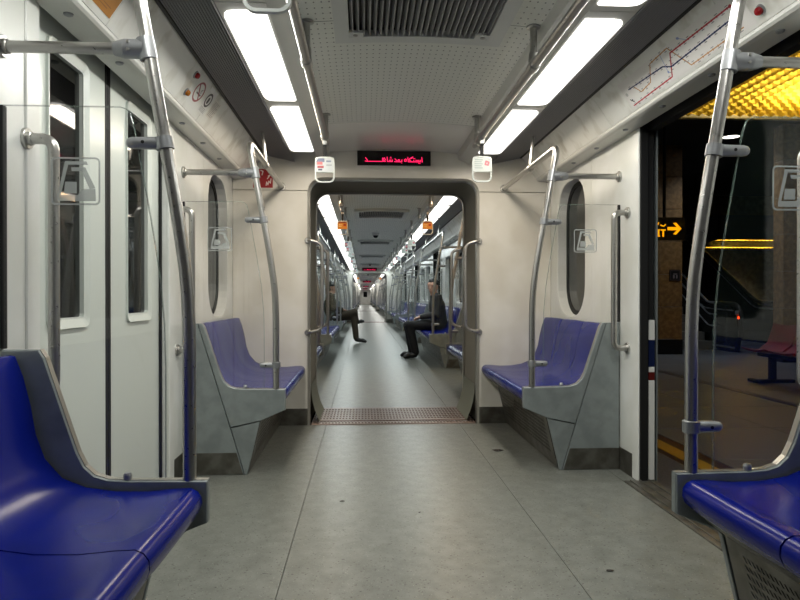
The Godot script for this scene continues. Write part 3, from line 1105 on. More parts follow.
func make_door(s: int, zc: float, open: bool, label: String) -> Node3D:
	var o := thing("door_%d" % door_no, label, "door", Vector3.ZERO, "", "structure")
	door_no += 1
	if not open:
		leaf(o, s, zc - 0.70, zc - 0.030, zc - 0.0155, false)
		leaf(o, s, zc + 0.030, zc + 0.70, zc + 0.0155, false)
	else:
		leaf(o, s, zc - 0.70 - 0.675, zc - 0.030 - 0.675, zc - 0.0155 - 0.675, true)
		leaf(o, s, zc + 0.030 + 0.675, zc + 0.70 + 0.675, zc + 0.0155 + 0.675, false)
	var b := MB.new()
	b.box(Vector3(s * 1.255, -0.002, zc), Vector3(0.17, 0.02, 1.36), 0.003)
	for k in 3: b.box(Vector3(s * (1.20 + 0.05 * k), 0.011, zc), Vector3(0.008, 0.008, 1.34), 0.002)
	mi("sill_plate", b.mesh(), M.kick, o)
	b = MB.new()
	b.box(Vector3(s * 1.30, 2.0, zc), Vector3(0.09, 0.02, 1.35))
	mi("door_lintel", b.mesh(), M.rubber, o)
	return o
var door_no := 1
var lit := []          # [light, in the second carriage, place in the row]

func u_loop(w: float, h: float, r: float, y0 := 0.0) -> PackedVector2Array:
	var o := PackedVector2Array([Vector2(w, y0), Vector2(w, h * 0.5)])
	for k in 9:
		var a := PI * 0.5 * k / 8.0
		o.append(Vector2(w - r + cos(a) * r, h - r + sin(a) * r))
	for k in 9:
		var a := PI * 0.5 + PI * 0.5 * k / 8.0
		o.append(Vector2(-w + r + cos(a) * r, h - r + sin(a) * r))
	o.append(Vector2(-w, h * 0.5)); o.append(Vector2(-w, y0))
	return o

func make_end_wall(z: float, d: int, called: String) -> Node3D:
	var root := thing(called, "cream carriage end wall round the open gangway", "wall", Vector3(0, 0, z), "", "structure")
	# local: inside towards +z when d = 1
	var f := Transform3D(Basis.IDENTITY if d > 0 else Basis(Vector3.UP, PI), Vector3.ZERO)
	var b := MB.new(); b.xf = f
	var low := V2([[0.668, 0.0], [WALL, 0.0], [WALL, 1.828], [0.668, 1.828]])
	b.prism(low, -0.05, 0.0, 0.0015)
	mi("lower_panel", b.mesh(), M.end_wall, root)
	b = MB.new(); b.xf = f
	b.prism(V2([[-0.668, 0.0], [-WALL, 0.0], [-WALL, 1.828], [-0.668, 1.828]]), -0.05, 0.0, 0.0015)
	mi("lower_panel", b.mesh(), M.end_wall, root)
	b = MB.new(); b.xf = f
	var up := PackedVector2Array([Vector2(-WALL, 2.2), Vector2(-WALL, 1.8325), Vector2(-0.668, 1.8325)])
	var u := u_loop(0.668, 1.925, 0.115)
	for i in range(u.size() - 1, -1, -1):
		if u[i].y > 1.835: up.append(u[i])
	up.append(Vector2(0.668, 1.8325)); up.append(Vector2(WALL, 1.8325)); up.append(Vector2(WALL, 2.2))
	b.prism(up, -0.05, 0.0, 0.0015)
	mi("upper_panel", b.mesh(), M.end_wall, root)
	b = MB.new(); b.xf = f
	b.box(Vector3(0, 1.0, -0.045), Vector3(0.001, 0.001, 0.001))
	for s in [-1, 1]:
		var k := MB.new(); k.xf = f
		k.box(Vector3(s * 0.96, 0.065, 0.002), Vector3(0.575, 0.13, 0.006))
		mi("skirting", k.mesh(), M.kick, root)
	b = MB.new(); b.xf = f
	b.ring(u_loop(0.674, 1.932, 0.12), u_loop(0.655, 1.914, 0.105), -0.06, 0.012, false, 0.008)
	mi("gangway_frame", b.mesh(), M.frame, root)
	return root

func make_gangway(z0: float, z1: float) -> Node3D:
	# z0 > z1
	var o := thing("gangway_bellows", "-", "gangway")
	var b := MB.new()
	var n := 7
	var loops := []
	for i in n * 2 + 1:
		var t := i / (n * 2.0)
		var w := 0.662 if i % 2 == 1 else 0.722
		var h := 1.92 if i % 2 == 1 else 1.975
		var l := u_loop(w, h, 0.11)
		var row := PackedVector3Array()
		for p in l: row.append(Vector3(p.x, p.y, lerpf(z0, z1, t)))
		loops.append(row)
	for i in loops.size() - 1:
		for k in loops[i].size() - 1:
			b.quad(loops[i][k], loops[i][k + 1], loops[i + 1][k + 1], loops[i + 1][k])
	mi("folds", b.mesh(), M.bellows, o)
	for s in [-1, 1]:
		b = MB.new(); b.mx = s < 0
		# rubber skirt at the foot, flaring inwards
		var rows := []
		for i in 5:
			var y := 0.30 - 0.072 * i
			var x := 0.655 - 0.012 * i * i * 0.35
			rows.append(PackedVector3Array([Vector3(x, y, z0 - 0.02), Vector3(x, y, z1 + 0.02)]))
		b.grid(rows)
		mi("skirt", b.mesh(), M.bellows_skirt, o)
	b = MB.new()
	b.prism(u_loop(0.76, 2.02, 0.12), z1, z1 + 0.001)
	return o

func make_tread(z0: float, z1: float) -> Node3D:
	var o := thing("tread_plate", "-", "plate")
	var zc := (z0 + z1) * 0.5
	var b := MB.new()
	b.box(Vector3(0, -0.004, zc), Vector3(1.30, 0.02, z0 - z1), 0.003)
	mi("plate", b.mesh(), M.tread, o)
	b = MB.new()
	var rows := int((z0 - z1 - 0.02) / 0.085)
	for r in rows:
		for c in 50:
			var x := -0.637 + 0.026 * c
			var z := zc + (r - (rows - 1) * 0.5) * 0.085
			var p := [Vector3(x - 0.009, 0.006, z - 0.028), Vector3(x + 0.009, 0.006, z - 0.028), Vector3(x + 0.009, 0.006, z + 0.028), Vector3(x - 0.009, 0.006, z + 0.028)]
			var q := [Vector3(x - 0.005, 0.013, z - 0.020), Vector3(x + 0.005, 0.013, z - 0.020), Vector3(x + 0.005, 0.013, z + 0.020), Vector3(x - 0.005, 0.013, z + 0.020)]
			b.quad(q[3], q[2], q[1], q[0])
			for k in 4: b.quad(p[(k + 1) % 4], p[k], q[k], q[(k + 1) % 4])
	tag(mi("raised_studs", b.mesh(), M.tread, o), "", "", "", "stuff")
	return o

func led_material() -> StandardMaterial3D:
	var im := Image.create(512, 100, false, Image.FORMAT_RGB8)
	im.fill(Color(0, 0, 0))
	var c := Color(1.0, 0.12, 0.36)
	# strokes traced in the sign's own units (640 x 135, from its left top corner)
	var S := func(a: Array) -> Array:
		var o := []
		for i in range(0, a.size(), 2): o.append(Vector2((a[i] - 72.0) * 0.8, (a[i + 1] - 98.0) * 0.8))
		return o
	var w := 5.0
	for st in [
		[636, 150, 640, 196],                                                     # first upright
		[626, 176, 626, 192, 612, 193, 610, 176, 610, 193, 597, 193, 597, 178, 597, 193, 585, 193, 585, 176, 585, 193, 548, 193],
		[565, 193, 565, 178], [548, 193, 530, 180, 522, 172, 556, 154], [530, 164, 558, 146],
		[548, 193, 516, 193, 512, 150], [498, 188, 484, 188, 482, 176, 494, 166, 500, 178, 498, 188],
		[607, 207, 611, 207], [618, 207, 622, 207], [562, 164, 566, 164], [572, 164, 576, 164],
		[460, 174, 459, 193, 430, 193, 424, 180, 434, 172, 440, 182, 428, 193, 414, 193], [457, 206, 460, 206],
		[398, 166, 412, 180, 412, 193, 394, 193],
		[376, 176, 376, 192, 362, 192, 362, 176, 362, 192, 350, 192, 350, 178, 350, 192, 332, 192, 330, 150],
		[356, 160, 358, 160], [366, 160, 368, 160], [361, 152, 363, 152],
		[316, 192, 300, 192, 292, 176, 306, 158, 314, 176, 304, 190, 288, 178, 290, 160, 302, 168],
		[290, 192, 156, 192, 154, 176, 140, 160], [150, 192, 136, 190]]:
		poly_on(im, S.call(st), w, c)
	var m := mat(Color(0.02, 0.018, 0.02), 0.25)
	m.emission_enabled = true
	m.emission = Color.WHITE
	m.emission_operator = BaseMaterial3D.EMISSION_OP_MULTIPLY
	m.emission_texture = ImageTexture.create_from_image(im)
	m.emission_energy_multiplier = 2.2
	return m

func make_led(_mirror: bool) -> Node3D:
	var o := thing("led_sign", "-", "sign")
	var b := MB.new()
	b.box(Vector3(0, 2.085, 0.012), Vector3(0.575, 0.112, 0.024), 0.003)
	mi("housing", b.mesh(), M.black, o)
	b = MB.new()
	b.quad(Vector3(-0.284, 2.032, 0.0247), Vector3(0.284, 2.032, 0.0247), Vector3(0.284, 2.138, 0.0247), Vector3(-0.284, 2.138, 0.0247))
	mi("led_screen", b.mesh(), M.led, o)
	return o

# ---------------------------------------------------------------- a carriage
func carriage(z0: float, d: int, length: float, who: String, last_wall: bool, straps: Array, second: bool) -> void:
	var zf := func(u: float) -> float: return z0 + d * u
	var za: float = min(z0, z0 + d * length)
	var zb: float = max(z0, z0 + d * length)
	var seams := []
	var u := 0.83
	while u < length:
		seams.append(zf.call(u)); u += 1.57
	seams.sort()
	make_ceiling(za, zb, seams, z0 + d * 0.85, -1 if d > 0 else 1)
	make_floor(za, zb)
	var doors := []
	u = DOOR_C
	while u < length:
		doors.append(u); u += PITCH
	for s in [-1, 1]:
		var root := thing("wall_left" if s < 0 else "wall_right", "white moulded carriage side wall with rounded windows", "wall", Vector3.ZERO, "", "structure")
		var prev := 0.0
		for i in doors.size() + 1:
			var nxt: float = doors[i] - DOOR_H if i < doors.size() else length
			if nxt - prev > 0.05:
				var wins := []
				if i == 0: wins.append([0.17, 0.80, 0.855, 1.85, 0.24])
				elif i == doors.size(): 
					if last_wall: wins.append([length - 0.80, length - 0.17, 0.855, 1.85, 0.24])
				else:
					var c: float = (prev + nxt) * 0.5
					wins.append([c - 1.15, c - 0.15, 0.90, 1.72, 0.12]); wins.append([c + 0.15, c + 1.15, 0.90, 1.72, 0.12])
				var a: float = zf.call(prev); var c2: float = zf.call(nxt)
				var w2 := []
				for w in wins:
					var p: float = zf.call(w[0]); var q: float = zf.call(w[1])
					w2.append([min(p, q), max(p, q), w[2], w[3], w[4]])
				if d < 0: w2.reverse()
				var lo_door := (i > 0) if d > 0 else (i < doors.size())
				var hi_door := (i < doors.size()) if d > 0 else (i > 0)
				wall_piece(root, s, min(a, c2), max(a, c2), w2, lo_door, hi_door)
			if i < doors.size(): prev = doors[i] + DOOR_H
		for i in doors.size():
			var zc: float = zf.call(doors[i])
			make_door(s, zc, s > 0, ("%s open doorway onto the platform, " if s > 0 else "%s closed pale double door with narrow dark windows, ") % ["first", "second", "third", "fourth"][i] + who)
			for e in [-1, 1]:
				place("handle", make_handle, s < 0, Vector3(0, 0, zc + e * (DOOR_H + 0.075 if e * d > 0 else DOOR_H + 0.15)), "steel grab bar %s the %s %s of the %s" % ["before" if e * d < 0 else "past", ["first", "second", "third", "fourth"][i], "closed door" if s < 0 else "open doorway", who], "door grab bars in the " + who)
	var ORD := ["first", "second", "third", "fourth", "fifth", "sixth", "seventh", "eighth", "ninth", "tenth", "eleventh", "twelfth", "thirteenth", "fourteenth", "fifteenth", "sixteenth", "last"]
	for s in [-1, 1]:
		var side := "closed-door" if s < 0 else "platform"
		# end seats
		for e in ([0, 1] if last_wall else [0]):
			var zw: float = z0 if e == 0 else z0 + d * length
			var dd: int = d if e == 0 else -d
			var where := "%s end of %s, %s side" % ["gangway" if not last_wall else ("near" if e == 0 else "far"), who, side]
			var mir: bool = (s < 0) == (dd > 0)
			var turn := 0.0 if dd > 0 else PI
			place("end_bench", make_end_bench, mir, Vector3(0, 0, zw), "short blue three-seat bench at the " + where, "end benches in the " + who).rotation.y = turn
			place("end_pole", make_end_pole, mir, Vector3(0, 0, zw), "bent steel pole on the short bench, " + where, "end poles in the " + who).rotation.y = turn
			place("glass", make_glass, s < 0, Vector3(0, 0, zw + dd * (SEAT_END - 0.0175)), "glass screen with emblem above the short bench, " + where, "glass screens in the " + who)
			place("gang_handle", make_gang_handle, mir, Vector3(0, 0, zw + dd * 0.006), "small steel bar on the gangway frame, " + where, "gangway bars in the " + who).rotation.y = turn
		for i in doors.size() - 1:
			var zc: float = zf.call((doors[i] + doors[i + 1]) * 0.5)
			var where := "%s long bench, %s side, %s" % [ORD[i], side, who]
			place("mid_bench", make_mid_bench, s < 0, Vector3(0, 0, zc), "blue seven-seat bench with grey end panels, " + where, "long benches in the " + who)
			place("mid_pole", make_mid_pole, s < 0, Vector3(0, 0, zc), "steel pole loop arching over the " + where, "pole loops in the " + who)
			for e in [-1, 1]: place("glass", make_glass, s < 0, Vector3(0, 0, zc + e * (BENCH_H - 0.0175)), "glass screen with emblem at the %s end of the %s" % ["nearer" if e * d < 0 else "further", where], "glass screens in the " + who)
		u = 0.94
		var k := 0
		while u + 0.5 < length:
			var li := place("light", make_light, s < 0, Vector3(0, 0, zf.call(u)), "white ceiling light panel, %s from the gangway, %s side, %s" % [ORD[k], side, who], "%s side ceiling lights of the %s" % [side, who])
			(li.get_node("lamp") as AreaLight3D).light_energy = LIGHT_E * (0.44 if second else 1.0)
			lit.append([li, second, k])
			k += 1
			u += 1.205
		var hang := []
		u = 1.05
		while u < length - 0.3:
			hang.append(zf.call(u)); u += 1.36
		var r0: float = zf.call(0.98); var r1: float = zf.call(length - (0.98 if last_wall else 0.02))
		var rl := make_rail(r0, r1, hang, s < 0)
		tag(rl, "long steel overhead handrail hung from the ceiling, %s side, %s" % [side, who])
	var cnt := {-1: 0, 1: 0}
	for st in straps:
		var key := "strap%d" % int(st[2])
		var at := Vector3(st[0] * 0.472, 1.966, st[1])
		var lab: String = "hanging strap with %s card, %s on the %s-side rail, %s" % [["red and blue", "pale green", "orange"][int(st[2])], ORD[cnt[int(st[0])]], "closed-door" if st[0] < 0 else "platform", who]
		cnt[int(st[0])] += 1
		if protos.has(key): copy(protos[key], at, lab, "hanging straps in the " + who)
		else:
			var o := make_strap(int(st[2]), 0.075)
			o.position = at
			tag(o, lab, "", "hanging straps in the " + who)
			protos[key] = o

# ---------------------------------------------------------------- people
# bones: [a, b, radius a, radius b]; a smooth skin over all of them
func nets(b: MB, bones: Array, cell: float, k: float) -> void:
	var lo := Vector3.ONE * 1e9
	var hi := -lo
	for e in bones:
		for i in 2:
			var r: Vector3 = Vector3.ONE * (e[2 + i] + k + cell * 2)
			lo = lo.min(e[i] - r); hi = hi.max(e[i] + r)
	var N := Vector3i(((hi - lo) / cell).ceil()) + Vector3i.ONE
	var F := PackedFloat32Array()
	F.resize(N.x * N.y * N.z)
	F.fill(1.0)
	var sy := N.x
	var sz := N.x * N.y
	for e in bones:
		var A: Vector3 = e[0]; var B: Vector3 = e[1]
		var ra: float = e[2]; var rb: float = e[3]
		var pad: float = max(ra, rb) + k + cell * 1.5
		var i0 := Vector3i(((A.min(B) - Vector3.ONE * pad - lo) / cell).floor()).clamp(Vector3i.ZERO, N - Vector3i.ONE)
		var i1 := Vector3i(((A.max(B) + Vector3.ONE * pad - lo) / cell).ceil()).clamp(Vector3i.ZERO, N - Vector3i.ONE)
		var ab := B - A
		var l2: float = max(ab.length_squared(), 1e-8)
		for z in range(i0.z, i1.z + 1):
			for y in range(i0.y, i1.y + 1):
				var q := z * sz + y * sy
				for x in range(i0.x, i1.x + 1):
					var p := lo + Vector3(x, y, z) * cell
					var t: float = clampf((p - A).dot(ab) / l2, 0.0, 1.0)
					var dd := p.distance_to(A + ab * t) - lerpf(ra, rb, t)
					var f := F[q + x]
					var h: float = maxf(k - absf(f - dd), 0.0) / k
					F[q + x] = minf(f, dd) - h * h * k * 0.25
	var idx := {}
	var P := PackedVector3Array()
	var Q := PackedVector3Array()
	var offs := [0, 1, sy, sy + 1, sz, sz + 1, sz + sy, sz + sy + 1]
	var pos := [Vector3(0, 0, 0), Vector3(1, 0, 0), Vector3(0, 1, 0), Vector3(1, 1, 0), Vector3(0, 0, 1), Vector3(1, 0, 1), Vector3(0, 1, 1), Vector3(1, 1, 1)]
	var edges := [[0, 1], [2, 3], [4, 5], [6, 7], [0, 2], [1, 3], [4, 6], [5, 7], [0, 4], [1, 5], [2, 6], [3, 7]]
	for z in N.z - 1:
		for y in N.y - 1:
			for x in N.x - 1:
				var q := z * sz + y * sy + x
				var f0 := F[q]
				if absf(f0) > cell * 2.0: continue
				var neg := 0
				for c in 8:
					if F[q + offs[c]] < 0: neg += 1
				if neg == 0 or neg == 8: continue
				var s := Vector3.ZERO
				var n := 0
				for e in edges:
					var a := F[q + offs[e[0]]]; var c := F[q + offs[e[1]]]
					if (a < 0) != (c < 0):
						s += (pos[e[0]] as Vector3).lerp(pos[e[1]], a / (a - c)); n += 1
				idx[q] = P.size()
				P.append(lo + (Vector3(x, y, z) + s / n) * cell)
				Q.append(Vector3(F[q + 1] + F[q + 1 + sy] + F[q + 1 + sz] - f0 - F[q + sy] - F[q + sz], F[q + sy] + F[q + sy + 1] + F[q + sy + sz] - f0 - F[q + 1] - F[q + sz], F[q + sz] + F[q + sz + 1] + F[q + sz + sy] - f0 - F[q + 1] - F[q + sy]).normalized())
	for q in idx:
		var s0: bool = F[q] < 0
		for ax in [[1, sy, sz], [sy, sz, 1], [sz, 1, sy]]:
			var s1: bool = F[q + ax[0]] < 0
			if s0 == s1: continue
			var i0 = idx.get(q - ax[1] - ax[2]); var i1 = idx.get(q - ax[2]); var i3 = idx.get(q - ax[1])
			if i0 == null or i1 == null or i3 == null: continue
			var i2: int = idx[q]
			if s0:
				b.t3(P[i0], P[i1], P[i2], Q[i0], Q[i1], Q[i2]); b.t3(P[i0], P[i2], P[i3], Q[i0], Q[i2], Q[i3])
			else:
				b.t3(P[i0], P[i2], P[i1], Q[i0], Q[i2], Q[i1]); b.t3(P[i0], P[i3], P[i2], Q[i0], Q[i3], Q[i2])

func hand_bones(w: Vector3, fwd: Vector3, down: Vector3, side: Vector3) -> Array:
	var o := []
	for i in 4:
		var base := w + side * (0.027 - 0.018 * i)
		var k := base + fwd * (0.085 - 0.006 * absf(i - 1.3))
		o.append([base + fwd * 0.01, k, 0.014, 0.011])
		var l := 0.036 - 0.004 * absf(i - 1.3)
		var m := k + (fwd * 0.85 + down * 0.5).normalized() * l
		o.append([k, m, 0.0095, 0.009])
		o.append([m, m + (fwd * 0.3 + down * 0.95).normalized() * l * 0.85, 0.009, 0.0075])
	o.append([w + side * 0.025 + fwd * 0.02, w + side * 0.052 + fwd * 0.055 + down * 0.01, 0.0125, 0.010])
	o.append([w + side * 0.052 + fwd * 0.055 + down * 0.01, w + side * 0.046 + fwd * 0.09 + down * 0.02, 0.010, 0.008])
	return o

# a seated figure; s = which side of the aisle, local z along the bench, all coordinates for the platform side
func person(called_label: String, p: Dictionary, at: Vector3, mirror: bool) -> Node3D:
	var o := thing("person", called_label, "person", at)
	var hip := Vector3(0.985, 0.555, 0.0)
	var chest: Vector3 = p.chest
	var neck: Vector3 = p.neck
	var head: Vector3 = p.head
	var look: Vector3 = (p.look as Vector3).normalized()
	var hs := look.cross(Vector3.UP).normalized()
	var hu := hs.cross(look).normalized()
	var sk := []
	sk.append([neck - Vector3(0, 0.06, 0), head - hu * 0.05, 0.056, 0.052])
	sk.append([head + hu * 0.035 - look * 0.018, head + hu * 0.04 + look * 0.018, 0.083, 0.078])
	sk.append([head - hu * 0.03 + look * 0.03, head - hu * 0.075 + look * 0.055, 0.062, 0.036])
	sk.append([head + look * 0.085 + hu * 0.01, head + look * 0.104 - hu * 0.022, 0.011, 0.015])
	sk.append([head + look * 0.085 - hu * 0.055 - hs * 0.014, head + look * 0.085 - hu * 0.055 + hs * 0.014, 0.012, 0.012])
	for e in [-1, 1]:
		sk.append([head + hs * e * 0.078 + hu * 0.015, head + hs * e * 0.082 - hu * 0.03, 0.014, 0.011])
		sk.append([head + look * 0.078 + hu * 0.038 + hs * e * 0.014, head + look * 0.07 + hu * 0.04 + hs * e * 0.042, 0.012, 0.011])
	sk.append([chest, neck - Vector3(0, 0.04, 0), 0.11, 0.07])
	sk.append([hip + Vector3(0, 0.05, 0), chest, 0.12, 0.11])
	for e in [0, 1]:
		sk.append([chest + Vector3(0, 0.10, 0), p.shoulder[e], 0.07, 0.04])
		sk.append([p.shoulder[e], p.elbow[e], 0.04, 0.034])
		sk.append([p.elbow[e], p.wrist[e], 0.034, 0.026])
		sk.append([hip + Vector3(0, 0, (e * 2 - 1) * 0.09), p.knee[e], 0.07, 0.048])
		sk.append([p.knee[e], p.ankle[e], 0.046, 0.028])
		sk.append([p.ankle[e], p.toe[e], 0.028, 0.022])
		var fw: Vector3 = ((p.wrist[e] as Vector3) - (p.elbow[e] as Vector3)).normalized()
		fw = (fw + Vector3(-0.2, -0.1, 0)).normalized()
		var dn := (Vector3.DOWN - fw * Vector3.DOWN.dot(fw)).normalized()
		sk.append([p.wrist[e], p.wrist[e] + fw * 0.02, 0.026, 0.024])
	var b := MB.new(); b.mx = mirror
	nets(b, sk, 0.012, 0.03)
	for e in [0, 1]:
		var fw: Vector3 = ((p.wrist[e] as Vector3) - (p.elbow[e] as Vector3)).normalized()
		fw = (fw + Vector3(-0.2, -0.1, 0)).normalized()
		var dn := (Vector3.DOWN - fw * Vector3.DOWN.dot(fw)).normalized()
		var sd := fw.cross(dn) * (1 if e == 0 else -1)
		nets(b, hand_bones(p.wrist[e] + fw * 0.01, fw, dn, sd), 0.005, 0.012)
	mi("body", b.mesh(), M.skin, o)
	# hair
	b = MB.new(); b.mx = mirror
	nets(b, [[head + hu * 0.065 - look * 0.03, head + hu * 0.075 + look * 0.022, 0.080, 0.064], [head + hu * 0.02 - look * 0.05, head - hu * 0.03 - look * 0.05, 0.068, 0.055], [head + hs * 0.06 + hu * 0.05, head - hs * 0.06 + hu * 0.05, 0.036, 0.036]], 0.012, 0.03)
	mi("hair", b.mesh(), M.hair, o)
	b = MB.new(); b.mx = mirror
	for e in [-1, 1]:
		b.lathe(head + look * 0.088 + hu * 0.018 + hs * e * 0.031, look, [Vector2(0.010, -0.004), Vector2(0.008, 0.001), Vector2(0.0, 0.003)], 8)
	mi("eyes", b.mesh(), M.black, o)
	# jacket
	b = MB.new(); b.mx = mirror
	var j := []
	j.append([hip + Vector3(0.01, 0.0, -0.05), chest + Vector3(0, 0, -0.06), 0.135, 0.125])
	j.append([hip + Vector3(0.01, 0.0, 0.05), chest + Vector3(0, 0, 0.06), 0.135, 0.125])
	j.append([chest, neck - Vector3(0, 0.05, 0), 0.13, 0.078])
	for e in [0, 1]:
		j.append([chest + Vector3(0, 0.11, 0), p.shoulder[e], 0.08, 0.072])
		j.append([p.shoulder[e], p.elbow[e], 0.072, 0.058])
		j.append([p.elbow[e], (p.wrist[e] as Vector3).lerp(p.elbow[e], 0.05), 0.058, 0.044])
	j.append([neck + Vector3(0.02, -0.03, -0.05), neck + Vector3(0.02, -0.03, 0.05), 0.035, 0.035])
	nets(b, j, 0.013, 0.035)
	mi("jacket", b.mesh(), p.jacket, o)
	b = MB.new(); b.mx = mirror
	var tr := []
	for e in [0, 1]:
		tr.append([hip + Vector3(0.0, -0.01, (e * 2 - 1) * 0.085), p.knee[e], 0.10, 0.072])
		tr.append([p.knee[e], p.ankle[e] + Vector3(0, 0.012, 0) * (1.0 if (p.ankle[e] as Vector3).y < 0.2 else 0.3), 0.074, 0.062])
	tr.append([hip + Vector3(0, 0, -0.07), hip + Vector3(0, 0, 0.07), 0.10, 0.10])
	nets(b, tr, 0.013, 0.03)
	mi("trousers", b.mesh(), p.trousers, o)
	for e in [0, 1]:
		b = MB.new(); b.mx = mirror
		var an: Vector3 = p.ankle[e]; var to: Vector3 = p.toe[e]
		var fd := (to - an)
		var ball := an.lerp(to, 0.75)
		nets(b, [[an - Vector3(0, 0.01, 0), an.lerp(to, 0.2) - Vector3(0, 0.02, 0), 0.046, 0.045], [an.lerp(to, 0.05) + Vector3(0, -0.035, 0), ball, 0.042, 0.042], [ball, to, 0.042, 0.033]], 0.010, 0.02)
		mi("shoe", b.mesh(), p.shoes, o)
	return o

# ---------------------------------------------------------------- start
func _ready() -> void:
	# camera
	var cam := Camera3D.new()
	cam.name = "camera"
	cam.fov = rad_to_deg(2.0 * atan(300.0 / 650.0))
	cam.position = Vector3(-0.239, 1.0, 0.0)
	cam.rotation = Vector3(-deg_to_rad(0.264), -deg_to_rad(3.214), 0)
	cam.near = 0.05; cam.far = 300
	add_child(cam)
	cam.current = true
	# environment: a closed underground place, no sky light
	var env := Environment.new()
	env.background_mode = Environment.BG_COLOR
	env.background_color = Color(0.0, 0.0, 0.0)
	env.tonemap_mode = Environment.TONE_MAPPER_LINEAR
	env.tonemap_exposure = 1.0
	env.sdfgi_enabled = true
	env.ssao_enabled = true
	env.ssil_enabled = true
	var we := WorldEnvironment.new()
	we.name = "environment"
	we.environment = env
	add_child(we)

	make_materials()
	M.band_red = mat(Color(0.36, 0.08, 0.07), 0.4)
	M.band_blue = mat(Color(0.06, 0.11, 0.26), 0.4)
	M.led = led_material()
	for k in 3: M["card%d" % k] = print_mat(card_image(k), 0.35)
	M.skin = mat(Color(0.74, 0.58, 0.50), 0.5)
	M.hair = mat(Color(0.03, 0.025, 0.02), 0.5)

	# this carriage, open towards the camera's back and closed well behind it
	carriage(FRONT, 1, 8.4, "near carriage", false, [[-1, -1.60, 1], [-1, -3.95, 0], [1, -3.88, 1]], false)
	var wb := MB.new()
	wb.box(Vector3(0, 1.1, FRONT + 8.43), Vector3(2.7, 2.3, 0.06))
	tag(mi("wall_back", wb.mesh(), M.wall), "plain white wall closing the near carriage", "wall", "", "structure")
	make_end_wall(FRONT, 1, "wall_front")
	place("led", make_led, false, Vector3(0, 0, FRONT), "black sign with red dotted writing above the nearest gangway", "")
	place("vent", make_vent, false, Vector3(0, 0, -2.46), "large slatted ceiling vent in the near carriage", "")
	near_details()

	# the next carriages
	var gz := FRONT - 0.062
	var z1 := FRONT - GANG
	var g := make_gangway(gz, z1 + 0.062)
	tag(g, "grey folded bellows round the nearest gangway", "gangway")
	var t := make_tread(FRONT + 0.0, FRONT - 0.105)
	tag(t, "narrow studded metal strip at the edge of the gangway", "plate")
	t = make_tread(FRONT - 0.15, z1)
	tag(t, "wide studded metal plate across the nearest gangway", "plate")
	log_to = []
	var st := []
	for q in [[-1, 7.25, 2], [1, 7.2, 2], [-1, 9.9, 0], [-1, 10.9, 0], [-1, 12.3, 1], [1, 9.6, 1], [1, 10.3, 0], [1, 11.2, 1], [-1, 14.5, 0], [1, 13.4, 0], [-1, 17, 1], [1, 16, 1], [1, 19, 0], [-1, 20, 0]]: st.append([q[0], -q[1], q[2]])
	carriage(z1, -1, CAR, "second carriage", true, st, true)
	make_end_wall(z1, -1, "wall_gangway")
	make_end_wall(z1 - CAR, 1, "wall_far")
	place("led", make_led, false, Vector3(0, 0, z1 - CAR), "black sign with red dotted writing at the far end of the second carriage", "")
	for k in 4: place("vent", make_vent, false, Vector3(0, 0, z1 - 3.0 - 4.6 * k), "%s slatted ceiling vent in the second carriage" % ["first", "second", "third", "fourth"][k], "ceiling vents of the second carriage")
	for k in 2: place("dome", make_dome, false, Vector3(-0.02, 0, -11.7 - 10.4 * k), "%s small dark dome camera on the ceiling, second carriage" % ["first", "second"][k], "ceiling cameras of the second carriage")
	g = make_gangway(z1 - CAR - 0.062, z1 - CAR - GANG + 0.062)
	tag(g, "grey folded bellows beyond the second carriage", "gangway")
	t = make_tread(z1 - CAR, z1 - CAR - GANG)
	tag(t, "studded metal plate across the gangway beyond the second carriage", "plate")
	var second := log_to.duplicate()
	for k in 3:
		var nth: String = ["third", "fourth", "fifth"][k]
		for o in second:
			var nm := String(o.name)
			if k > 0 and (nm.begins_with("hanging_strap") or nm.begins_with("grab_bar") or nm.begins_with("gangway_bar") or nm.begins_with("dome")): continue
			if k == 2 and nm.begins_with("glass"): continue
			var lab := String(o.get_meta("label", "")).replace("second carriage", nth + " carriage")
			var c := copy(o, o.position + Vector3(0, 0, -(CAR + GANG) * (k + 1)), lab, String(o.get_meta("group", "")).replace("second carriage", nth + " carriage"))
	# tubes near the gangway are warmer, those further on cooler; the copies above keep the plain tint
	for q in lit:
		var lamp: AreaLight3D = q[0].get_node("lamp")
		if not q[1] and q[2] >= 3:
			# these tubes are out
			lamp.get_parent().get_node("light_diffuser").material_override = M.dead_diffuser
			lamp.get_parent().remove_child(lamp)
			lamp.free()
			continue
		if q[1]: lamp.light_color = Color(1.0, 0.80, 0.56) if q[2] < 1 else (Color(1.0, 0.90, 0.75) if q[2] < 2 else Color(0.94, 1.0, 1.0))
		elif q[2] == 0: lamp.light_color = Color(1.0, 0.94, 0.85)
	# the near pole on the closed-door side has lost its lower clamp
	var np: Node3D = protos["mid_pole_mirror"]
	for c in np.get_children():
		if String(c.name).begins_with("glass_clamp") and absf(c.mesh.get_aabb().get_center().y - 0.615) < 0.1 and c.mesh.get_aabb().get_center().z < 0:
			np.remove_child(c)
			c.free()
			break
	var ew := MB.new()
	ew.box(Vector3(0, 1.0, z1 - (CAR + GANG) * 4.0), Vector3(1.5, 2.1, 0.06))
	var eo := thing("door_%d" % door_no, "closed cream cab door at the far end of the train", "door", Vector3.ZERO, "", "structure")
	mi("door_leaf", ew.mesh(), M.end_wall, eo)
	ew = MB.new()
	ew.box(Vector3(0, 1.35, z1 - (CAR + GANG) * 4.0 + 0.035), Vector3(0.5, 0.7, 0.01))
	mi("window_pane", ew.mesh(), M.window_glass, eo)

	people()
	station()

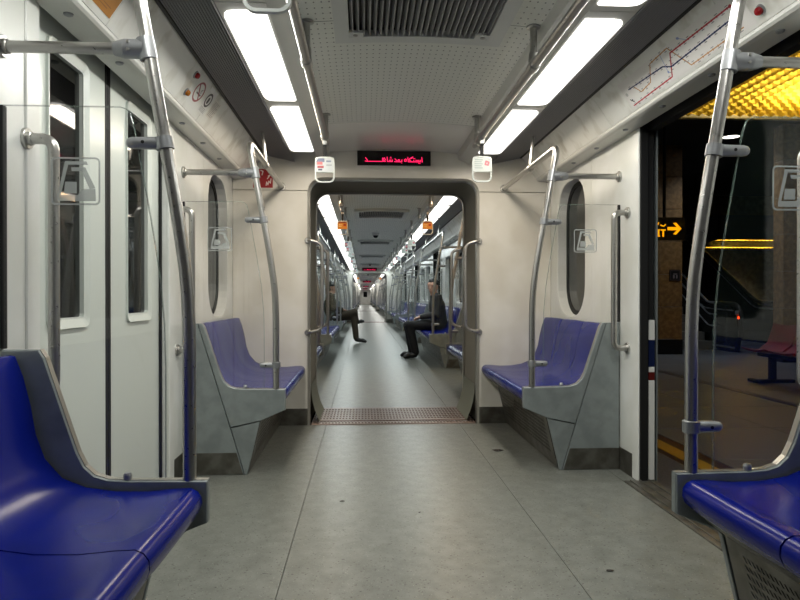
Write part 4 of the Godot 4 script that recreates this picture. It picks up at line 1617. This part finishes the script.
# prints, buttons and small things in the near carriage
func header_quad(s: int, t0: float, t1: float, z0: float, z1: float, off := 0.0015) -> Mesh:
	# z0 is the end nearer the camera
	var b := MB.new()
	var a := head_pt(t0, off); var c := head_pt(t1, off)
	if s > 0: b.quad(Vector3(c.x, c.y, z1), Vector3(c.x, c.y, z0), Vector3(a.x, a.y, z0), Vector3(a.x, a.y, z1))
	else: b.quad(Vector3(-c.x, c.y, z0), Vector3(-c.x, c.y, z1), Vector3(-a.x, a.y, z1), Vector3(-a.x, a.y, z0))
	return b.mesh()

func near_details() -> void:
	# line map: 1.02 m long, print drawn on paper
	var W := 1024
	var H := 200
	var im := Image.create(W, H, false, Image.FORMAT_RGB8)
	im.fill(Color(0.95, 0.94, 0.925))
	var T := func(a: Array) -> Array:       # pairs of (t across the slope, distance along the car)
		var o := []
		for i in range(0, a.size(), 2): o.append(Vector2((3.22 - a[i + 1]) / 1.04 * W, (a[i] - 0.26) / 0.68 * H))
		return o
	var red := Color(0.70, 0.22, 0.26)
	var blue := Color(0.16, 0.20, 0.36)
	var ora := Color(0.76, 0.55, 0.36)
	var pale := Color(0.60, 0.66, 0.82)
	var rp: Array = T.call([0.88, 3.19, 0.85, 2.78, 0.43, 2.70, 0.44, 2.25])
	var bp: Array = T.call([0.50, 3.15, 0.56, 2.80, 0.67, 2.745, 0.63, 2.262])
	var op: Array = T.call([0.50, 3.10, 0.72, 3.06, 0.67, 2.95, 0.34, 2.87, 0.31, 2.70, 0.88, 2.62, 0.87, 2.25])
	poly_on(im, op, 6, ora); poly_on(im, rp, 8, red); poly_on(im, bp, 8, blue)
	poly_on(im, T.call([0.30, 2.77, 0.72, 2.785]), 3, pale); poly_on(im, T.call([0.30, 2.60, 0.42, 2.56]), 3, pale)
	poly_on(im, T.call([0.72, 2.785, 0.73, 2.784]), 14, pale); poly_on(im, T.call([0.29, 2.605, 0.30, 2.60]), 14, pale)
	for pl in [[rp, red], [bp, blue], [op, ora]]:
		for i in pl[0].size() - 1:
			var a: Vector2 = pl[0][i]; var c: Vector2 = pl[0][i + 1]
			var n := int(a.distance_to(c) / 34.0)
			for k in n:
				var p := a.lerp(c, (k + 0.5) / n)
				line_on(im, p + Vector2(0, -4), p + Vector2(0, 5), 5, pl[1])
				var up := -1.0 if k % 2 == 0 else 1.0
				line_on(im, p + Vector2(-7, up * 12), p + Vector2(9, up * 12), 4.0, Color(0.55, 0.53, 0.53))
	var e: Vector2 = rp[3]
	line_on(im, e, e + Vector2(1, 0), 18, red)
	e = bp[3]
	line_on(im, e, e + Vector2(1, 0), 18, Color(0.25, 0.28, 0.38))
	line_on(im, Vector2(26, 92), Vector2(27, 94), 24, Color(0.78, 0.78, 0.76))
	poly_on(im, [Vector2(30, 134), Vector2(36, 148), Vector2(48, 142), Vector2(44, 156), Vector2(56, 160)], 6, Color(0.12, 0.12, 0.12))
	var b: MB
	var o := mi("line_map", header_quad(1, 0.26, 0.94, -2.18, -3.22), print_mat(im, 0.25))
	tag(o, "printed metro line map with red, blue and orange lines above the doorway", "map")
	# alarm lamps and buttons
	M.light_red_button = mat(Color(0.55, 0.05, 0.08), 0.25)
	M.amber_button = mat(Color(0.72, 0.42, 0.08), 0.25)
	var dn := Vector2(HEAD_B.y - HEAD_A.y, -(HEAD_B.x - HEAD_A.x)).normalized()
	for q in [[-1, 0.26, -3.172, "light_red_button", "small red indicator lamp above the no-smoking sign"], [-1, 0.70, -3.196, "amber_button", "small amber indicator lamp beside the no-smoking sign"], [1, 0.80, -2.135, "light_red_button", "small red indicator lamp beyond the line map"]]:
		var hp := head_pt(q[1])
		var r := thing("indicator_lamp", q[4], "lamp", Vector3(q[0] * hp.x, hp.y, q[2]))
		var nn := Vector3(q[0] * dn.x, dn.y, 0)
		b = MB.new()
		b.lathe(Vector3.ZERO, nn, [Vector2(0.020, 0), Vector2(0.018, 0.006), Vector2(0.014, 0.006)], 14)
		mi("bezel", b.mesh(), M.clamp, r)
		b = MB.new()
		b.lathe(Vector3.ZERO, nn, [Vector2(0.0145, 0), Vector2(0.0145, 0.014), Vector2(0.011, 0.020), Vector2(0, 0.022)], 14)
		mi("lamp_lens", b.mesh(), M[q[3]], r)
	# no smoking roundel
	im = Image.create(160, 200, false, Image.FORMAT_RGB8)
	im.fill(Color(0.92, 0.92, 0.90))
	var c0 := Vector2(80, 92)
	for k in 40:
		var a0 := TAU * k / 40.0; var a1 := TAU * (k + 1) / 40.0
		line_on(im, c0 + Vector2(cos(a0), sin(a0)) * 64, c0 + Vector2(cos(a1), sin(a1)) * 64, 13, Color(0.58, 0.20, 0.22))
	line_on(im, c0 + Vector2(-26, 12), c0 + Vector2(40, 12), 10, Color(0.28, 0.26, 0.26))
	poly_on(im, [c0 + Vector2(30, 0), c0 + Vector2(18, -16), c0 + Vector2(34, -30)], 6, Color(0.45, 0.42, 0.42))
	line_on(im, c0 + Vector2(-45, -45), c0 + Vector2(45, 45), 12, Color(0.58, 0.20, 0.22))
	o = mi("no_smoking_sticker", header_quad(-1, 0.12, 0.86, -3.255, -3.405), print_mat(im))
	tag(o, "white sticker with red no-smoking roundel on the left cover panel", "sticker")
	im = Image.create(128, 160, false, Image.FORMAT_RGB8)
	im.fill(Color(0.90, 0.90, 0.885))
	im.fill_rect(Rect2i(0, 0, 60, 26), Color(0.95, 0.95, 0.94))
	c0 = Vector2(64, 70)
	for k in 30:
		var a0 := TAU * k / 30.0; var a1 := TAU * (k + 1) / 30.0
		line_on(im, c0 + Vector2(cos(a0), sin(a0)) * 38, c0 + Vector2(cos(a1), sin(a1)) * 38, 12, Color(0.16, 0.14, 0.15))
	line_on(im, c0 + Vector2(0, -8), c0 + Vector2(0, 12), 22, Color(0.14, 0.12, 0.13))
	for k in 4: im.fill_rect(Rect2i(20, 122 + 8 * k, 84, 3), Color(0.55, 0.55, 0.54))
	o = mi("pictogram_sticker", header_quad(-1, 0.10, 0.80, -3.435, -3.565), print_mat(im))
	tag(o, "white sticker with black ringed pictogram beside the no-smoking sign", "sticker")
	im = Image.create(128, 128, false, Image.FORMAT_RGB8)
	im.fill(Color(0.88, 0.865, 0.83))
	for k in 11: im.fill_rect(Rect2i(12, 12 + 10 * k, 104 - 13 * (k % 3), 3), Color(0.56, 0.54, 0.52))
	o = mi("notice_paper", header_quad(-1, 0.22, 0.72, -3.585, -3.70), print_mat(im))
	tag(o, "small notice of fine print beside the ringed pictogram", "notice")
	im = Image.create(128, 96, false, Image.FORMAT_RGB8)
	im.fill(Color(0.70, 0.46, 0.10))
	poly_on(im, [Vector2(30, 30), Vector2(48, 44), Vector2(38, 58)], 6, Color(0.78, 0.26, 0.10))
	im.fill_rect(Rect2i(60, 60, 54, 4), Color(0.56, 0.36, 0.10)); im.fill_rect(Rect2i(60, 72, 44, 4), Color(0.56, 0.36, 0.10))
	o = mi("warning_sticker", header_quad(-1, 0.50, 0.88, -2.05, -2.30), print_mat(im))
	tag(o, "yellow orange sticker on the cover panel above the closed door", "sticker")
	# red poster on the end wall
	im = Image.create(128, 128, false, Image.FORMAT_RGB8)
	im.fill(Color(0.60, 0.07, 0.10))
	var wht := Color(0.88, 0.84, 0.82)
	poly_on(im, [Vector2(84, 112), Vector2(88, 88), Vector2(96, 108), Vector2(102, 82), Vector2(112, 96), Vector2(116, 66)], 6, wht)
	poly_on(im, [Vector2(92, 66), Vector2(112, 40), Vector2(98, 48), Vector2(118, 34)], 6, wht)
	poly_on(im, [Vector2(50, 10), Vector2(64, 16), Vector2(58, 40)], 7, wht)
	b = MB.new()
	var cut := [[-1.094, 1.848], [-0.942, 1.848], [-0.942, 1.968], [-0.968, 1.994], [-1.094, 1.994]]
	b.prism(V2(cut), FRONT + 0.0, FRONT + 0.002)
	for i in b.v.size(): b.uv[i] = Vector2((b.v[i].x + 1.094) / 0.152, (1.994 - b.v[i].y) / 0.146)
	o = mi("red_sticker", b.mesh(), print_mat(im))
	tag(o, "red sticker with white script on the end wall behind the bent pole", "sticker")
	# litter on the floor
	var rng := RandomNumberGenerator.new()
	rng.seed = 12
	for q in [[0.63, -4.17, 0.035, "dry dark leaf lying by the right short bench"], [-0.34, -3.18, 0.014, "dark crumb on the floor in the aisle"], [0.02, -3.0, 0.009, "tiny dark crumb in the middle of the aisle"], [0.66, -2.32, 0.016, "dark scuff of dirt on the floor near the doorway"]]:
		b = MB.new()
		var n := 7
		var pts := []
		for i in n:
			var a := TAU * i / n
			pts.append(Vector3(cos(a) * q[2] * rng.randf_range(0.6, 1.3), rng.randf_range(0.001, 0.35 * q[2]), sin(a) * q[2] * rng.randf_range(0.4, 0.8)))
		for i in n: b.tri(Vector3(0, q[2] * 0.3, 0), pts[(i + 1) % n], pts[i])
		for i in n: b.tri(Vector3(0, 0.001, 0), pts[i], pts[(i + 1) % n])
		o = mi("litter_scrap", b.mesh(), mat(Color(0.10, 0.07, 0.06), 0.7))
		o.position = Vector3(q[0], 0.0, q[1])
		tag(o, q[3], "litter")

func people() -> void:
	var dark := mat(Color(0.15, 0.15, 0.155), 0.75)
	var black := mat(Color(0.035, 0.035, 0.045), 0.75)
	var shoe := mat(Color(0.03, 0.028, 0.028), 0.35)
	person("man in dark jacket and black trousers sitting with hands in his lap", {
		"chest": Vector3(0.965, 0.86, 0.0), "neck": Vector3(0.925, 1.055, 0.02), "head": Vector3(0.895, 1.165, 0.03), "look": Vector3(-0.5, -0.06, 0.85),
		"shoulder": [Vector3(0.95, 0.985, -0.19), Vector3(0.95, 0.985, 0.19)],
		"elbow": [Vector3(0.93, 0.72, -0.24), Vector3(0.93, 0.72, 0.25)],
		"wrist": [Vector3(0.70, 0.67, -0.09), Vector3(0.70, 0.675, 0.10)],
		"knee": [Vector3(0.50, 0.53, -0.13), Vector3(0.50, 0.54, 0.14)],
		"ankle": [Vector3(0.56, 0.10, -0.12), Vector3(0.60, 0.10, 0.14)],
		"toe": [Vector3(0.40, 0.038, -0.14), Vector3(0.43, 0.038, 0.17)],
		"jacket": dark, "trousers": black, "shoes": shoe}, Vector3(0, 0, -10.62), false)
	var camo := mat(Color(0.9, 0.9, 0.9), 0.85)
	camo.albedo_texture = noise_tex(0.05, [[0.0, Color(0.16, 0.15, 0.11)], [0.45, Color(0.24, 0.21, 0.15)], [0.5, Color(0.34, 0.31, 0.24)], [1.0, Color(0.42, 0.38, 0.30)]], 256, 77, 2)
	tri_map(camo, 2.0)
	var brown := mat(Color(0.20, 0.165, 0.115), 0.85)
	person("person in mottled khaki jacket and brown trousers sitting with crossed legs", {
		"chest": Vector3(0.965, 0.88, 0.0), "neck": Vector3(0.945, 1.085, 0.0), "head": Vector3(0.92, 1.20, 0.0), "look": Vector3(-1, -0.1, -0.2),
		"shoulder": [Vector3(0.95, 1.01, -0.19), Vector3(0.95, 1.01, 0.19)],
		"elbow": [Vector3(0.90, 0.76, -0.25), Vector3(0.90, 0.76, 0.25)],
		"wrist": [Vector3(0.70, 0.72, -0.08), Vector3(0.70, 0.73, 0.09)],
		"knee": [Vector3(0.45, 0.58, 0.02), Vector3(0.44, 0.665, 0.06)],
		"ankle": [Vector3(0.40, 0.11, 0.10), Vector3(0.40, 0.47, -0.14)],
		"toe": [Vector3(0.20, 0.038, 0.14), Vector3(0.25, 0.46, -0.20)],
		"jacket": camo, "trousers": brown, "shoes": shoe}, Vector3(0, 0, -14.25), true)

# ---------------------------------------------------------------- platform and tunnel
func station() -> void:
	var PY := -0.06
	var b: MB
	# materials
	var gran := mat(Color(0.40, 0.41, 0.43), 0.34)
	gran.albedo_texture = noise_tex(0.08, [[0.2, Color(0.72, 0.72, 0.72)], [0.8, Color(1, 1, 1)]], 512, 51)
	tri_map(gran, 1.2)
	var gran2: StandardMaterial3D = gran.duplicate()
	gran2.albedo_color = Color(0.38, 0.385, 0.395)
	var stone := mat(Color(0.52, 0.40, 0.24), 0.5)
	stone.albedo_texture = noise_tex(0.02, [[0.2, Color(0.80, 0.77, 0.72)], [0.8, Color(1, 1, 1)]], 512, 52, 3)
	tri_map(stone, 0.9)
	var olive := mat(Color(0.50, 0.45, 0.33), 0.55)
	olive.albedo_texture = noise_tex(0.015, [[0.2, Color(0.82, 0.80, 0.76)], [0.8, Color(1, 1, 1)]], 512, 53, 3)
	tri_map(olive, 0.8)
	var plinth := mat(Color(0.06, 0.055, 0.05), 0.3)
	var concrete := mat(Color(0.12, 0.12, 0.115), 0.9)
	var yellow := mat(Color(0.62, 0.47, 0.12), 0.45)
	var maroon := mat(Color(0.17, 0.08, 0.075), 0.4)
	var beam := mat(Color(0.30, 0.31, 0.31), 0.5)
	# floor of the platform, laid in slabs
	var root := thing("floor", "dark polished granite platform floor outside the doorway", "floor", Vector3.ZERO, "", "structure")
	var slab := MB.new()
	slab.box(Vector3(0, -0.02, 0), Vector3(0.996, 0.04, 0.996), 0.002)
	var sm := slab.mesh()
	for ix in 8:
		for iz in 17:
			var s := mi("slab", sm, gran if (ix * 7 + iz * 3) % 5 < 3 else gran2, root)
			s.position = Vector3(2.55 + ix * 1.0, PY, -0.6 - iz * 1.0)
	b = MB.new(); b.box(Vector3(6.5, PY - 0.08, -8), Vector3(10.2, 0.06, 40)); mi("screed", b.mesh(), plinth, root)
	for q in [[1.42, 1.78, gran2, "kerb"], [1.78, 1.83, maroon, "maroon_band"], [1.83, 1.95, yellow, "yellow_line"], [1.95, 2.04, maroon, "maroon_band"]]:
		b = MB.new()
		b.box(Vector3((q[0] + q[1]) * 0.5, PY - 0.02 + (0.002 if q[3] == "yellow_line" else 0.0), -8), Vector3(q[1] - q[0] - 0.002, 0.04, 40), 0.001)
		mi(q[3], b.mesh(), q[2], root)
	b = MB.new(); b.box(Vector3(3.98, PY + 0.0005, -8), Vector3(0.09, 0.004, 30)); mi("dark_inlay", b.mesh(), plinth, root)
	# shell of the station and the tunnel
	b = MB.new(); b.box(Vector3(-2.4, 1.0, -40), Vector3(0.3, 6, 120)); tag(mi("wall_tunnel", b.mesh(), concrete), "dark concrete tunnel wall beyond the closed doors", "wall", "", "structure")
	b = MB.new(); b.box(Vector3(-0.5, -1.2, -40), Vector3(4.2, 0.2, 120)); tag(mi("floor", b.mesh(), concrete), "dark track bed under the train", "floor", "", "structure")
	b = MB.new(); b.box(Vector3(5, 3.9, -25), Vector3(15.5, 0.2, 90)); tag(mi("ceiling", b.mesh(), concrete), "dark station roof slab", "ceiling", "", "structure")
	b = MB.new(); b.box(Vector3(1.5, -0.65, -40), Vector3(0.16, 1.1, 120)); tag(mi("wall_platform", b.mesh(), concrete), "platform edge wall below the doors", "wall", "", "structure")
	# back wall of stone panels
	var wr := thing("wall_station", "olive brown stone panelled station wall behind the escalator", "wall", Vector3.ZERO, "", "structure")
	for ix in 11:
		for iy in 4:
			b = MB.new()
			b.box(Vector3(5.4 + ix * 0.9, 0.45 + iy * 1.0, -17.5), Vector3(0.893, 0.993, 0.05), 0.003)
			mi("stone_panel", b.mesh(), olive, wr)
	b = MB.new(); b.box(Vector3(9, 2, -17.62), Vector3(14, 5, 0.1)); mi("backing", b.mesh(), plinth, wr)
	b = MB.new(); b.box(Vector3(12.4, 1.9, -8), Vector3(0.2, 4.2, 30)); tag(mi("wall_side", b.mesh(), concrete), "dark side wall of the station hall", "wall", "", "structure")
	# stone pillars
	for q in [[5.42, -11.95, 0.44, 0.5, "brown stone pillar with black plinth between stairs and doorway"], [6.99, -10.28, 0.90, 0.26, "wide brown stone pillar behind the red bench"]]:
		var r := thing("stone_pillar", q[4], "pillar", Vector3(q[0], PY, q[1]))
		b = MB.new(); b.box(Vector3(0, 0.14, 0), Vector3(q[2] + 0.02, 0.28, q[3] + 0.02), 0.004)
		mi("plinth", b.mesh(), plinth, r)
		for k in 6:
			b = MB.new(); b.box(Vector3(0, 0.58 + k * 0.6, 0), Vector3(q[2], 0.594, q[3]), 0.004)
			mi("stone_panel", b.mesh(), stone, r)
	# pictogram plate on the first pillar
	var im := Image.create(64, 64, false, Image.FORMAT_RGB8)
	im.fill(Color(0.05, 0.05, 0.06))
	poly_on(im, [Vector2(4, 4), Vector2(60, 4), Vector2(60, 60), Vector2(4, 60), Vector2(4, 4)], 4, Color(0.30, 0.24, 0.24))
	line_on(im, Vector2(24, 34), Vector2(24, 46), 10, Color(0.50, 0.45, 0.45)); line_on(im, Vector2(42, 34), Vector2(42, 46), 10, Color(0.50, 0.45, 0.45))
	line_on(im, Vector2(24, 24), Vector2(42, 24), 8, Color(0.42, 0.38, 0.38))
	b = MB.new(); b.quad(Vector3(5.40, 1.30, -11.69), Vector3(5.60, 1.30, -11.69), Vector3(5.60, 1.50, -11.69), Vector3(5.40, 1.50, -11.69))
	b.box(Vector3(5.50, 1.40, -11.696), Vector3(0.21, 0.21, 0.01))
	var o: Node = mi("pictogram_plate", b.mesh(), print_mat(im))
	tag(o, "small dark square pictogram plate on the brown pillar", "sign")
	# exit sign
	var ex := thing("exit_sign", "hanging black exit sign with glowing yellow arrow", "sign", Vector3(3.99, 1.965, -9.0))
	b = MB.new(); b.prism(rrect(0, 0, 0.64, 0.32, 0.04, 4), -0.05, 0.05, 0.004)
	mi("housing", b.mesh(), M.black, ex)
	b = MB.new(); b.tube(PackedVector3Array([Vector3(0.03, 0.16, 0), Vector3(0.03, 1.86, 0)]), 0.022, 10)
	mi("hanger", b.mesh(), M.black, ex)
	var glow := mat(Color(1.0, 0.72, 0.05), 0.5)
	glow.emission_enabled = true; glow.emission = Color(1.0, 0.66, 0.03); glow.emission_energy_multiplier = 1.1
	b = MB.new()
	b.prism(V2([[0.055, 0.022], [0.19, 0.022], [0.135, 0.077], [0.175, 0.085], [0.255, 0.0], [0.175, -0.085], [0.135, -0.077], [0.19, -0.022], [0.055, -0.022]]), 0.05, 0.053)
	mi("lit_arrow", b.mesh(), glow, ex)
	var tm := TextMesh.new()
	tm.text = "EXIT"
	var sf := SystemFont.new(); sf.font_names = PackedStringArray(["Droid Sans"]); sf.font_weight = 700
	tm.font = sf; tm.font_size = 32; tm.pixel_size = 0.0045; tm.depth = 0.003
	tm.horizontal_alignment = HORIZONTAL_ALIGNMENT_RIGHT
	o = mi("lit_lettering", tm, glow, ex)
	o.position = Vector3(0.03, -0.065, 0.052)
	b = MB.new()
	for st in [[[-0.05, 0.05], [0.0, 0.03], [0.025, 0.06]], [[-0.15, 0.05], [-0.09, 0.045], [-0.075, 0.085]], [[-0.24, 0.06], [-0.20, 0.035], [-0.17, 0.07]]]:
		var pts := []
		for p in st: pts.append(Vector3(p[0], p[1], 0.052))
		b.tube(fillet(pts, 0.02, 3), 0.008, 6)
	mi("lit_script", b.mesh(), glow, ex)
	# red platform bench
	var red := mat(Color(0.42, 0.012, 0.03), 0.5)
	var be := thing("platform_bench", "red moulded platform seats on a dark metal beam", "bench", Vector3(5.00, PY, -7.78))
	be.rotation.y = -PI / 2
	for k in 3:
		var sh := []
		for i in 12:
			var t := i / 11.0
			var y := 0.41 - 0.03 * sin(PI * t * 0.9)
			var z := 0.44 - 0.42 * t
			if i > 6:
				y = 0.40 + (i - 6) * 0.062
				z = 0.12 - (i - 6) * 0.022
			var row := PackedVector3Array()
			for c in 7:
				var u := c / 6.0 * 2 - 1
				row.append(Vector3(k * 0.52 + u * 0.235, y + 0.02 * u * u, z))
			sh.append(row)
		b = MB.new()
		b.grid(sh)
		var lowr := []
		for row in sh:
			var r2 := PackedVector3Array()
			for p in row: r2.append(p + Vector3(0, -0.022, -0.006))
			lowr.append(r2)
		lowr.reverse()
		b.grid(lowr)
		for i in 11:
			b.quad(sh[i][0], sh[i + 1][0], lowr[10 - i][0], lowr[11 - i][0])
			b.quad(sh[i + 1][6], sh[i][6], lowr[11 - i][6], lowr[10 - i][6])
		for c in 6:
			b.quad(sh[0][c], lowr[11][c], lowr[11][c + 1], sh[0][c + 1])
			b.quad(sh[11][c + 1], lowr[0][c + 1], lowr[0][c], sh[11][c])
		mi("seat_shell", b.mesh(), red, be)
	b = MB.new(); b.box(Vector3(0.6, 0.335, 0.18), Vector3(1.7, 0.05, 0.08), 0.006); mi("beam", b.mesh(), M.black, be)
	for x in [0.0, 1.1]:
		b = MB.new()
		b.box(Vector3(x, 0.17, 0.18), Vector3(0.06, 0.32, 0.08), 0.006)
		b.box(Vector3(x, 0.02, 0.16), Vector3(0.09, 0.04, 0.50), 0.006)
		b.box(Vector3(x - 0.05, 0.02, 0.36), Vector3(0.25, 0.035, 0.07), 0.006)
		mi("leg", b.mesh(), M.black, be)
	# escalator rising away from the camera
	var steel := mat(Color(0.62, 0.64, 0.66), 0.4, 0.7)
	var dark_glass := mat(Color(0.10, 0.12, 0.12), 0.12)
	var es := thing("escalator", "dark escalator with glossy balustrades beyond the platform bench", "escalator", Vector3(0, PY, 0))
	for x in [6.90, 8.00]:
		var pr := [[-12.05, 0.0], [-11.95, 0.35], [-12.0, 0.70], [-12.2, 0.88], [-13.2, 0.90], [-17.0, 3.10], [-17.4, 3.10], [-17.4, 2.2], [-13.6, 0.0]]
		b = MB.new(); b.xf = Transform3D(Basis(Vector3(0, 0, 1), Vector3(0, 1, 0), Vector3(-1, 0, 0)), Vector3(x, 0, 0))
		b.prism(V2(pr), -0.05, 0.05, 0.008)
		mi("balustrade", b.mesh(), dark_glass, es)
		b = MB.new()
		b.tube(fillet([Vector3(x, 0.30, -11.93), Vector3(x, 0.92, -11.93), Vector3(x, 0.94, -13.2), Vector3(x, 3.16, -17.05)], 0.3, 8), 0.045, 10)
		mi("handrail", b.mesh(), M.black, es)
		b = MB.new()
		for e in [-0.056, 0.056]: b.tube(fillet([Vector3(x + e, 0.80, -12.1), Vector3(x + e, 0.84, -13.2), Vector3(x + e, 3.05, -17.0)], 0.2, 4), 0.010, 6)
		b.box(Vector3(x, 0.09, -12.8), Vector3(0.14, 0.03, 1.5))
		mi("steel_trim", b.mesh(), steel, es)
	for k in 16:
		b = MB.new(); b.box(Vector3(7.45, 0.02 + max(0, k - 3) * 0.19, -12.6 - k * 0.33), Vector3(0.95, 0.20, 0.33))
		mi("step", b.mesh(), steel, es)
	var rl := mat(Color(1.0, 0.3, 0.1), 0.4)
	rl.emission_enabled = true; rl.emission = Color(1.0, 0.22, 0.05); rl.emission_energy_multiplier = 6.0
	b = MB.new(); b.box(Vector3(6.88, 0.67, -11.93), Vector3(0.07, 0.05, 0.02), 0.004); mi("signal_light", b.mesh(), rl, es)
	b = MB.new(); b.box(Vector3(6.87, 0.76, -11.96), Vector3(0.12, 0.08, 0.05), 0.01); mi("key_panel", b.mesh(), steel, es)
	# stairs beside it
	var sr := thing("staircase", "grey stairs with steel railings beside the escalator", "stairs", Vector3(0, PY, 0))
	var stp := mat(Color(0.33, 0.33, 0.32), 0.6)
	for k in 14:
		b = MB.new(); b.box(Vector3(6.30, 0.085 + k * 0.17, -12.9 - k * 0.30), Vector3(1.0, 0.17, 0.31), 0.004)
		mi("step", b.mesh(), stp, sr)
	for x in [5.86, 6.74]:
		for h in [0.95, 0.72, 0.49]:
			b = MB.new()
			b.tube(fillet([Vector3(x, h, -12.5), Vector3(x, h, -12.8), Vector3(x, h + 2.3, -16.9)], 0.1, 4), 0.022 if h > 0.9 else 0.014, 8)
			mi("rail", b.mesh(), steel, sr)
		for k in 4:
			b = MB.new()
			var z := -12.55 - k * 1.1
			var y0: float = max(0.0, (-12.75 - z) * 0.56)
			b.tube(PackedVector3Array([Vector3(x, y0, z), Vector3(x, y0 + 0.96, z)]), 0.02, 8)
			mi("post", b.mesh(), steel, sr)
	# sloping concrete soffit over the stairs and a grey beam
	b = MB.new(); b.xf = Transform3D(Basis(Vector3(0, 1, 0), 0.0), Vector3.ZERO)
	b.prism(V2([[5.9, 2.42], [11.5, 2.42], [11.5, 2.95], [5.9, 2.62]]), -17.0, -15.95)
	tag(mi("ceiling_beam", b.mesh(), beam), "long grey beam above the escalator", "beam")
	# golden lattice ceilings with lamps behind them
	var gold := mat(Color(1.0, 0.88, 0.40), 0.35)
	gold.backlight_enabled = true
	gold.backlight = Color(1.0, 0.92, 0.46)
	for q in [[3.2, 5.3, -4.7, -6.95, 3.0, 0.115, "golden faceted light ceiling glowing over the platform"], [8.2, 10.2, -15.0, -15.3, 2.40, 0.10, "upper golden light cove glowing beyond the escalator"], [8.0, 10.2, -15.4, -15.8, 2.26, 0.10, "lower golden light cove glowing beyond the escalator"]]:
		var r := thing("light_ceiling", q[6], "light", Vector3(0, q[4], 0))
		b = MB.new()
		var c: float = q[5]
		var nx := int((q[1] - q[0]) / c); var nz := int((q[2] - q[3]) / c)
		for ix in nx:
			for iz in nz:
				var x: float = q[0] + ix * c; var z: float = q[2] - iz * c
				var p := [Vector3(x, 0, z), Vector3(x + c, 0, z), Vector3(x + c, 0, z - c), Vector3(x, 0, z - c)]
				var ap := Vector3(x + c * 0.5, -c * 0.45, z - c * 0.5)
				for k in 4: b.tri(p[k], ap, p[(k + 1) % 4])
		tag(mi("faceted_light_sheet", b.mesh(), gold, r), "", "", "", "stuff")
		b = MB.new()
		var cx: float = (q[0] + q[1]) * 0.5; var cz: float = (q[2] + q[3]) * 0.5
		var lx: float = q[1] - q[0]; var lz: float = q[2] - q[3]
		b.box(Vector3(cx, 0.52, cz), Vector3(lx + 0.1, 0.04, lz + 0.1))
		for e in [-1, 1]:
			b.box(Vector3(cx + e * (lx * 0.5 + 0.03), 0.24, cz), Vector3(0.04, 0.56, lz + 0.1))
			b.box(Vector3(cx, 0.24, cz + e * (lz * 0.5 + 0.03)), Vector3(lx + 0.1, 0.56, 0.04))
		mi("light_box", b.mesh(), beam, r)
		var lamps: Array = [[4.3, -6.0], [4.6, -5.2]] if lz > 1 else [[8.7, cz], [9.6, cz]]
		for lp in lamps:
			var l := OmniLight3D.new()
			l.name = "lamp"
			l.light_energy = 2.4 if lz > 1 else 0.9
			l.light_color = Color(1.0, 0.86, 0.55)
			l.light_size = 0.05
			l.omni_range = 20; l.omni_attenuation = 2.0
			l.shadow_enabled = true
			r.add_child(l, true)
			l.position = Vector3(lp[0], 0.32, lp[1])
	# white downlights; the ones in the roof are added to brighten the platform
	var wl := mat(Color(1, 1, 1), 0.5)
	wl.emission_enabled = true; wl.emission = Color(1.0, 0.98, 0.92); wl.emission_energy_multiplier = 4.0
	for q in [[5.8, 3.78, -8.6, "added white downlight in the roof above the red bench", 0.8], [6.6, 2.395, -16.4, "small white downlight under the grey beam above the stairs", 7.0], [9.3, 2.395, -16.4, "small white downlight under the grey beam beyond the escalator", 7.0], [4.2, 3.78, -12.0, "added white downlight in the roof behind the exit sign", 3.0], [3.4, 3.78, -3.2, "added white downlight in the roof outside the doorway", 4.0], [6.1, 3.78, -10.9, "added white downlight in the roof before the stairs", 4.0]]:
		var r := thing("downlight", q[3], "light", Vector3(q[0], q[1], q[2]), "station downlights")
		b = MB.new(); b.lathe(Vector3.ZERO, Vector3(0, -1, 0), [Vector2(0.17, -0.03), Vector2(0.17, 0.02), Vector2(0.14, 0.02)], 16)
		mi("rim", b.mesh(), beam, r)
		b = MB.new(); b.lathe(Vector3.ZERO, Vector3(0, -1, 0), [Vector2(0.14, 0.012), Vector2(0.0, 0.014)], 16)
		mi("light_lens", b.mesh(), wl, r)
		var l := SpotLight3D.new()
		l.name = "lamp"
		l.light_energy = q[4]
		l.light_color = Color(0.93, 0.97, 1.0)
		l.spot_angle = 65; l.spot_range = 20; l.spot_attenuation = 2.0
		l.light_size = 0.12; l.shadow_enabled = true
		r.add_child(l)
		l.position = Vector3(0, -0.03, 0)
		l.rotation = Vector3(-PI / 2, 0, 0)
